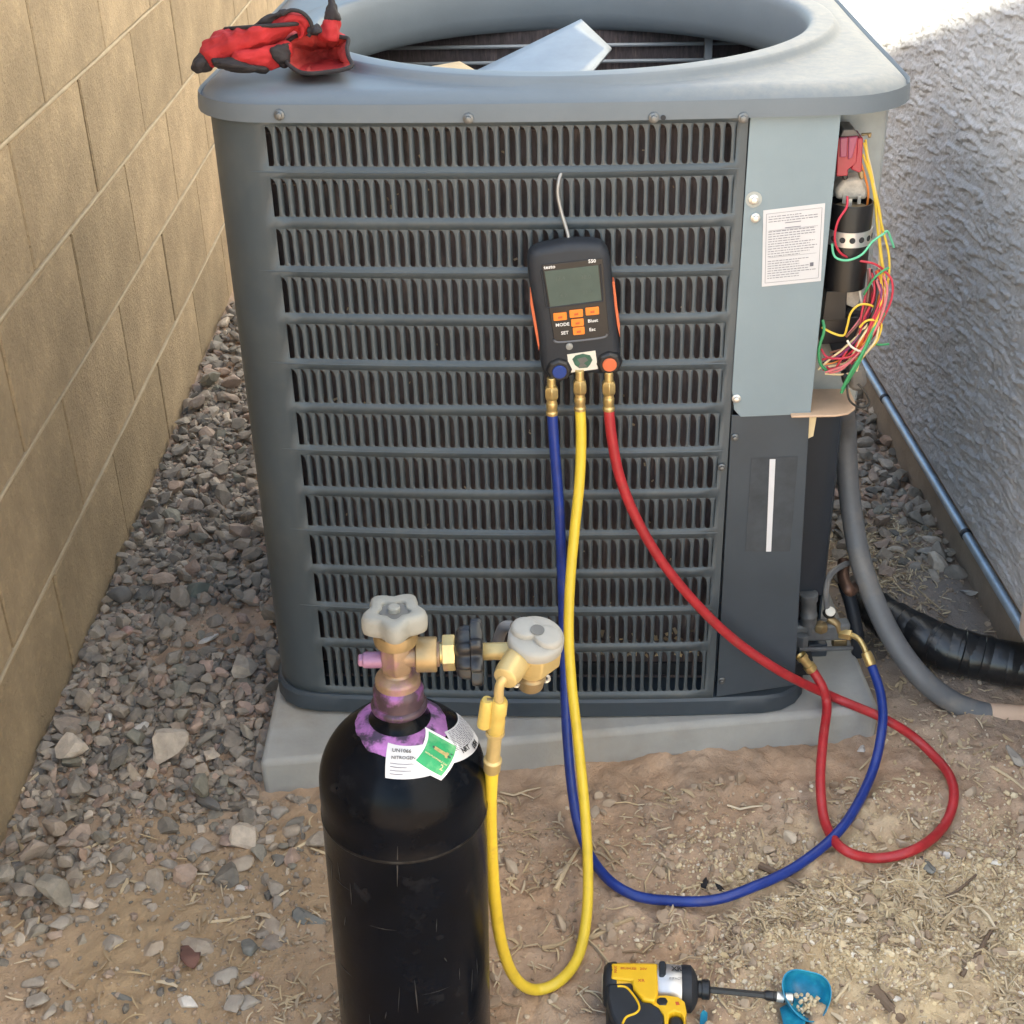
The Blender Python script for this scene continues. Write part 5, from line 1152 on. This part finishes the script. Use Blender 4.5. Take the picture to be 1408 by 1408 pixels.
# ------------------------------------------------------------------ loose stones, sticks and litter
def stone(px, py, r, m, label, group=None, sc=(1.1, .85, .65), seed=None, cat='stone', lift=.25):
    rg = np.random.default_rng(int(px*7+py) if seed is None else seed); v = (ROCKS_HI[rg.integers(len(ROCKS_HI))]*np.array(sc)*r)@rot3(rg, .25).T
    o = mesh_np(cat, v, F2, M[m], True); p = gpt(px, py, r*sc[2]*lift); o.location = p
    return tag(o, label, cat, group)
for px, py, r, lab in ((152, 1297, .017, 'large rounded grey stone lying alone on the sandy patch'), (210, 1304, .016, 'grey angular stone between the dark red stone and the large rounded grey one'),
    (98, 1240, .017, 'big grey stone by the foot of the block wall below the brown stick'), (85, 1270, .016, 'grey stone just below the big one beside the block wall'), (42, 1275, .014, 'pale grey stone nearest the block wall at the lower left'),
    (114, 1179, .015, 'grey stone right of the brown stick by the block wall'), (138, 1180, .012, 'small square grey stone right of the one beside the brown stick'), (277, 1164, .016, 'grey block of stone at the loose lower edge of the gravel'),
    (285, 1190, .016, 'grey stone directly below another at the loose edge of the gravel'), (192, 1222, .012, 'small grey stone in the middle of the bare dirt below the gravel'), (330, 1188, .017, 'large tan grey stone left of the gas cylinder shoulder'),
    (321, 1382, .016, 'grey stone at the bottom edge left of the gas cylinder'), (345, 1376, .015, 'dark grey stone touching the one at the bottom edge by the gas cylinder'), (341, 1351, .013, 'flat grey stone under the dark blocky stone'),
    (308, 1342, .016, 'brown grey stone left of the flat one near the gas cylinder'), (250, 1275, .012, 'long grey stone above the dark red stone'), (46, 1352, .014, 'upper of three rounded stones bunched at the bottom left'),
    (49, 1377, .015, 'middle of three rounded stones bunched at the bottom left'), (71, 1391, .014, 'lowest of three rounded stones bunched at the bottom left'), (270, 1222, .011, 'small grey stone under the pale straw pointing up'),
    (232, 1190, .012, 'flat grey stone among the last stones of the gravel'), (172, 1205, .012, 'small grey stone halfway between the block wall and the gas cylinder'), (355, 1140, .014, 'grey stone right under the corner of the pad'),
    (383, 1120, .014, 'grey stone against the front face of the pad'), (400, 1142, .012, 'small grey stone touching the shoulder of the gas cylinder'), (376, 1165, .012, 'grey stone between the pad corner and the leaning pale stick')):
    stone(px, py, r, random.choice(('s_grey', 's_grey', 's_tan', 's_grey')), lab)
stone(263, 1313, .019, 's_red', 'dark red rounded stone on the dirt left of the gas cylinder')
stone(346, 1303, .016, 's_slate', 'dark blocky stone among twigs just left of the gas cylinder', sc=(1, .9, .8))
stone(424, 1262, .021, 's_slate', 'flat dark slate half buried against the left side of the gas cylinder', sc=(1.4, .8, .25))
stone(375, 1275, .018, 's_tan', 'flat tan stone between the dark slate and the loose grey stones', sc=(1.3, .8, .3))
stone(332, 1222, .009, 's_white', 'small pale triangular stone below the two tan stones')
stone(312, 1210, .015, 's_tan', 'wide tan stone lying above the small pale triangular one', sc=(1.3, .9, .6))
for px, py, q in ((234, 1349, 'topmost'), (222, 1364, 'leftmost'), (238, 1360, 'rightmost')): stone(px, py, .007, 's_dark', q+' of three tiny black pebbles in the sandy patch', 'tiny black pebbles')
stone(258, 1378, .012, 's_white', 'white stone near the bottom edge in the sandy patch', sc=(1.4, .8, .5))
stone(165, 1373, .014, 's_slate', 'thin slate sliver flat on the sandy patch', sc=(1.5, .4, .2))
stone(176, 869, .017, 's_pink', 'pink squarish stone in the gravel by the block wall', lift=1.2)
stone(194, 1001, .014, 's_white', 'bright white wedge of stone in the middle of the gravel', lift=1.4)
stone(286, 880, .015, 's_white', 'flat pale stone at the edge of the bare patch in the gravel', sc=(1.4, .8, .4), lift=1.0)
stone(268, 811, .027, 's_green', 'large greenish stone at the top of the bare gravel patch', lift=.7)
stone(165, 820, .026, 's_dark', 'large dark stone against the foot of the block wall', lift=.7)
stone(262, 558, .024, 's_tan', 'large tan stone against the block wall far along the gravel', lift=.8)
stone(185, 1063, .016, 's_tan', 'upright pale splinter of stone in the lower gravel', sc=(.5, .6, 1.2), lift=.6)
stone(281, 1103, .020, 's_dark', 'long dark stone slanting across the lower gravel', sc=(1.5, .5, .6), lift=1.0)
stone(150, 985, .012, 's_white', 'small white chip left of the bright white wedge', lift=1.6)
stone(1275, 1192, .018, 's_slate', 'flat grey green shard beside the loop of the red hose', sc=(1.3, .7, .2))
stone(1299, 1175, .0075, 's_white', 'round white pebble just above the grey green shard', sc=(1, .95, .9), lift=.5)
stone(1369, 1186, .007, 's_white', 'small white pebble right of the round one by the red hose')
stone(1252, 1186, .008, 's_white', 'white pebble touching the bottom of the red hose loop')
stone(1110, 1283, .006, 's_white', 'tiny white pebble above the teal cup')
stone(1232, 1374, .007, 's_white', 'white pebble beside the dark log at the bottom right')
stone(1185, 1030, .011, 's_white', 'white shard of stone at the corner of the pad', sc=(1.2, .7, .4))
stone(1396, 1042, .018, 's_grey', 'flat grey stone at the right edge below the beige sleeve', sc=(1.4, .8, .4))
stone(702, 1190, .014, 's_tan', 'pale tan stone left of the yellow hose on the dirt')
stone(818, 1116, .013, 's_tan', 'tan stone just right of the yellow and blue hoses', sc=(1.2, .8, .5))
stone(1330, 815, .020, 's_white', 'pale flat stone on the mound by the wall pipe', sc=(1.3, .8, .4))
stone(1283, 760, .022, 's_grey', 'grey stone resting below the wall pipe', sc=(1.4, .8, .5))
for px, py, q in ((968, 1217, 'left of two black charcoal lumps above the blue hose'), (990, 1222, 'right of two black charcoal lumps above the blue hose')): stone(px, py, .010, 'charcoal', q, 'charcoal lumps')
def twig(pix, r, m, label, group=None, lift=.6, cat='twig'):
    P = [gpt(x, y, r*lift+.001*(k % 2)) for k, (x, y) in enumerate(pix)]; sp = spline(P, 5); n = len(sp); rg = random.Random(int(pix[0][0]))
    mb = MB(); mb.tube(sp, [r*(1-.5*i/n)*(1+.15*rg.uniform(-1, 1)) for i in range(n)], 7); o = mb.build(cat, M[m], None)
    return tag(o, label, cat, group)
twig([(1243, 1192), (1268, 1222), (1295, 1250), (1318, 1272), (1332, 1279)], .0038, 'twig_pale', 'long straight pale stick lying below the red hose loop')
twig([(1294, 1285), (1305, 1262), (1322, 1248), (1338, 1234)], .0036, 'twig', 'bent stick crossing the long pale stick')
twig([(1322, 1342), (1345, 1310), (1360, 1285), (1370, 1268)], .0034, 'twig_dark', 'thin dark stick slanting at the lower right')
twig([(1200, 1360), (1218, 1378), (1242, 1404)], .0085, 'twig_dark', 'thick dark brown log piece at the bottom edge', cat='stick')
twig([(1147, 1378), (1165, 1355), (1183, 1331)], .0024, 'twig_pale', 'thin pale twig right of the teal cup')
twig([(1273, 1296), (1305, 1299), (1336, 1302)], .0024, 'twig_pale', 'short pale twig lying level below the bent stick')
twig([(764, 1224), (778, 1195), (796, 1166)], .0036, 'twig_pale', 'pale stick slanting behind the yellow hose')
twig([(18, 1128), (30, 1165), (44, 1200), (56, 1228)], .0045, 'twig', 'brown stick near the foot of the block wall')
twig([(29, 1088), (55, 1060), (82, 1024)], .0030, 'twig_pale', 'pale reed leaning by the block wall')
twig([(286, 1268), (315, 1265), (345, 1260)], .0024, 'twig_pale', 'pale straw lying level beside the flat tan stone')
twig([(263, 1241), (272, 1222), (281, 1201)], .0024, 'twig_pale', 'pale straw pointing up at the wide tan stone')
twig([(384, 1181), (410, 1165), (438, 1148)], .0028, 'twig_pale', 'pale stick leaning at the left side of the gas cylinder')
twig([(116, 1168), (135, 1160), (152, 1152)], .0030, 'twig_pale', 'pale stick at the lower edge of the gravel')
twig([(1190, 655), (1215, 690), (1245, 735), (1270, 785)], .0026, 'twig', 'long curved straw on the ground behind the grey conduit')
twig([(1215, 700), (1235, 722), (1228, 748)], .0022, 'twig_pale', 'short curled straw left of the long curved straw behind the grey conduit')
twig([(1205, 760), (1232, 756), (1255, 776), (1248, 800)], .0024, 'twig_pale', 'hooked pale root on the mound behind the grey conduit')
twig([(1222, 790), (1240, 812), (1262, 822)], .0022, 'twig_pale', 'lowest pale root on the mound behind the grey conduit')
twig([(1250, 800), (1275, 822), (1296, 840)], .0020, 'twig', 'thin straw pointing at the black line set from the mound')
twig([(1180, 905), (1186, 935), (1192, 958)], .0026, 'twig', 'dry stalk beside the right edge of the pad')
twig([(1045, 1190), (1080, 1206), (1110, 1222)], .0046, 'twig_dark', 'brown stick lying along the blue hose')
twig([(1232, 1005), (1205, 1035), (1182, 1058)], .0026, 'twig_pale', 'pale twig crossing under both hoses at the pad corner')
twig([(790, 1290), (815, 1288), (845, 1272), (872, 1262)], .0042, 'twig', 'curved brown stick right of the yellow hose')
twig([(745, 1304), (770, 1298), (795, 1285)], .0032, 'twig', 'brown stick crossing under the yellow hose')
twig([(1369, 1310), (1385, 1314), (1408, 1312)], .0052, 'twig_pale', 'pale forked root at the right edge')
twig([(1383, 1280), (1392, 1298), (1396, 1312)], .0040, 'twig_pale', 'upright tine of the pale root at the right edge')
twig([(1200, 1120), (1225, 1140), (1236, 1158)], .0028, 'twig', 'curved twig inside the red hose loop')
twig([(1365, 1055), (1390, 1070), (1408, 1085)], .0024, 'twig_pale', 'pale straw below the flat grey stone')
twig([(1338, 1038), (1355, 1030), (1372, 1024)], .0024, 'twig', 'short stalk below the beige conduit sleeve')
twig([(1300, 1235), (1320, 1222), (1342, 1203)], .0026, 'twig_dark', 'dark thin twig above the bent stick')
twig([(1042, 1288), (1042, 1310), (1043, 1302)], .0016, 'twig_pale', 'tiny pale straw upright in the middle of the dirt')
# small stuff
CLEAR = [(q.x, q.y, .013) for q in HOSE]+[(cc.x, cc.y, .036), (tp.x+.05, tp.y, .04), (tp.x+.02, tp.y-.05, .05)]
def zone(n, fx, fy, dens, mk):
    out = []
    while len(out) < n:
        x, y = RNG.uniform(*fx), RNG.uniform(*fy)
        if in_pad(x, y) or any((x-a)**2+(y-b)**2 < c*c for a, b, c in CLEAR) or RNG.random() > dens(x, y): continue
        out.append(mk(x, y))
    return out
mk_crumb = lambda lo, hi: (lambda x, y: (lambda r: (x, y, float(gh(x, y))+r*.3, r, (RNG.uniform(.8, 1.3), RNG.uniform(.7, 1), RNG.uniform(.5, .9)), rot3(RNG, .8)))(float(np.clip(RNG.lognormal(math.log(lo), .5), lo*.5, hi))))
cl = lambda x, y: float(np.clip(3.4*(fbm(x*8+4, y*8, 3)-.41), .05, 1))
it = zone(13000, (-.69, .78), (1.0, 2.35), lambda x, y: cl(x, y)*(1. if x > -.05 else .55), mk_crumb(.0016, .0075))
tag(scatter('dirt_crumbs', it, CRUMBS, F1, M['crumb']), 'small clods and crumbs strewn over the bare dirt', 'dirt', kind='stuff')
it = zone(15000, (.05, .80), (1.02, 1.62), lambda x, y: cl(x+2, y)*max(.03, math.exp(-((x-.47)**2/.045+(y-1.22)**2/.028))), mk_crumb(.0016, .0065))
tag(scatter('pale_grit', it, CRUMBS, F1, M['sandy']), 'pale gritty sand and chips spread at the lower right', 'grit', kind='stuff')
def chips(n, fx, fy, dens, lo, hi, thick):
    Vs, Fs, k = [], [], 0
    for (x, y) in zone(n, fx, fy, dens, lambda x, y: (x, y)):
        l = RNG.uniform(lo, hi); w_ = l*RNG.uniform(.10, .30) if RNG.random() < .22 else RNG.uniform(.0009, .0022); a = RNG.uniform(0, 2*np.pi); bend = RNG.normal(0, .18)
        m_ = 4; z = float(gh(x, y))+.0015+RNG.uniform(0, .003); tl = RNG.normal(0, .12); vs = []
        for i in range(m_+1):
            t = i/m_-.5; aa = a+bend*t*2; cx, cy = x+l*t*math.cos(aa), y+l*t*math.sin(aa); ww = w_*(1-abs(t)*1.2)*.5+.0002
            for s in (-1, 1):
                for h in (0, thick): vs.append((cx-s*ww*math.sin(aa), cy+s*ww*math.cos(aa), z+h+l*t*tl+.12*l*(.25-t*t)))
        for i in range(m_):
            b = k+4*i
            for q in ((0, 1, 5, 4), (2, 6, 7, 3), (1, 3, 7, 5), (0, 4, 6, 2)): Fs.append([b+j for j in q])
        Vs += vs; k += len(vs)
    return Vs, Fs
dm = lambda x, y: cl(x+5, y+1)*max(.02, math.exp(-((x-.42)**2/.07+(y-1.28)**2/.045))+.25*math.exp(-((x+.1)**2/.05+(y-1.2)**2/.02))+.9*math.exp(-((x-.64)**2/.012+(y-2.05)**2/.05)))
V_, F_ = chips(3000, (-.35, .82), (1.0, 2.4), dm, .004, .024, .0009)
tag(mesh_np('straw_litter', V_, F_, M['straw']), 'dry straw and wood slivers strewn over the dirt', 'straw', kind='stuff')
V_, F_ = chips(260, (-.69, .0), (1.0, 1.5), lambda x, y: .3+.7*cl(x, y), .008, .035, .0009)
tag(mesh_np('straw_litter', V_, F_, M['straw']), 'sparse dry straw bits on the dirt at the lower left', 'straw', kind='stuff')
mb = MB(); rg = random.Random(21)
for k, (x, y) in enumerate(zone(230, (-.12, .80), (1.02, 1.55), lambda x, y: cl(x+3, y)*max(.12, math.exp(-((x-.58)**2/.03+(y-1.2)**2/.03)), .8*math.exp(-((x-.02)**2/.006+(y-1.17)**2/.01))), lambda x, y: (x, y))):
    l = rg.uniform(.015, .06); a = rg.uniform(0, 6.28); P = []
    for t in (-.5, -.17, .17, .5):
        a += rg.gauss(0, .35); xx, yy = x+l*t*math.cos(a), y+l*t*math.sin(a); P.append((xx, yy, float(gh(xx, yy))+.002+rg.uniform(0, .003)))
    r_ = rg.uniform(.0008, .0021); mb.tube(P, [r_, r_*1.1, r_*.9, r_*.6], 5)
tag(mb.build('twig_litter', M['straw']), 'small dry roots and twigs strewn over the dirt', 'twigs', kind='stuff')
it = zone(420, (-.2, .75), (1.02, 1.55), lambda x, y: cl(x+1, y+3), mk_crumb(.006, .013))
tag(scatter('dirt_clods', it, ROCKS, F1b, M['crumb']), 'lumps of dry earth on the dirt', 'dirt', kind='stuff')
tag(scatter('gravel_fines', fine, CRUMBS, F1, M['stone']), 'small grey stone bits between the larger gravel stones', 'gravel', kind='stuff')
it = zone(500, (-.69, -.28), (1.05, 1.6), lambda x, y: .5, mk_crumb(.003, .008))
tag(scatter('fine_gravel', it, CRUMBS, F1, M['stone']), 'small gravel bits scattered on the dirt at the lower left', 'gravel', kind='stuff')
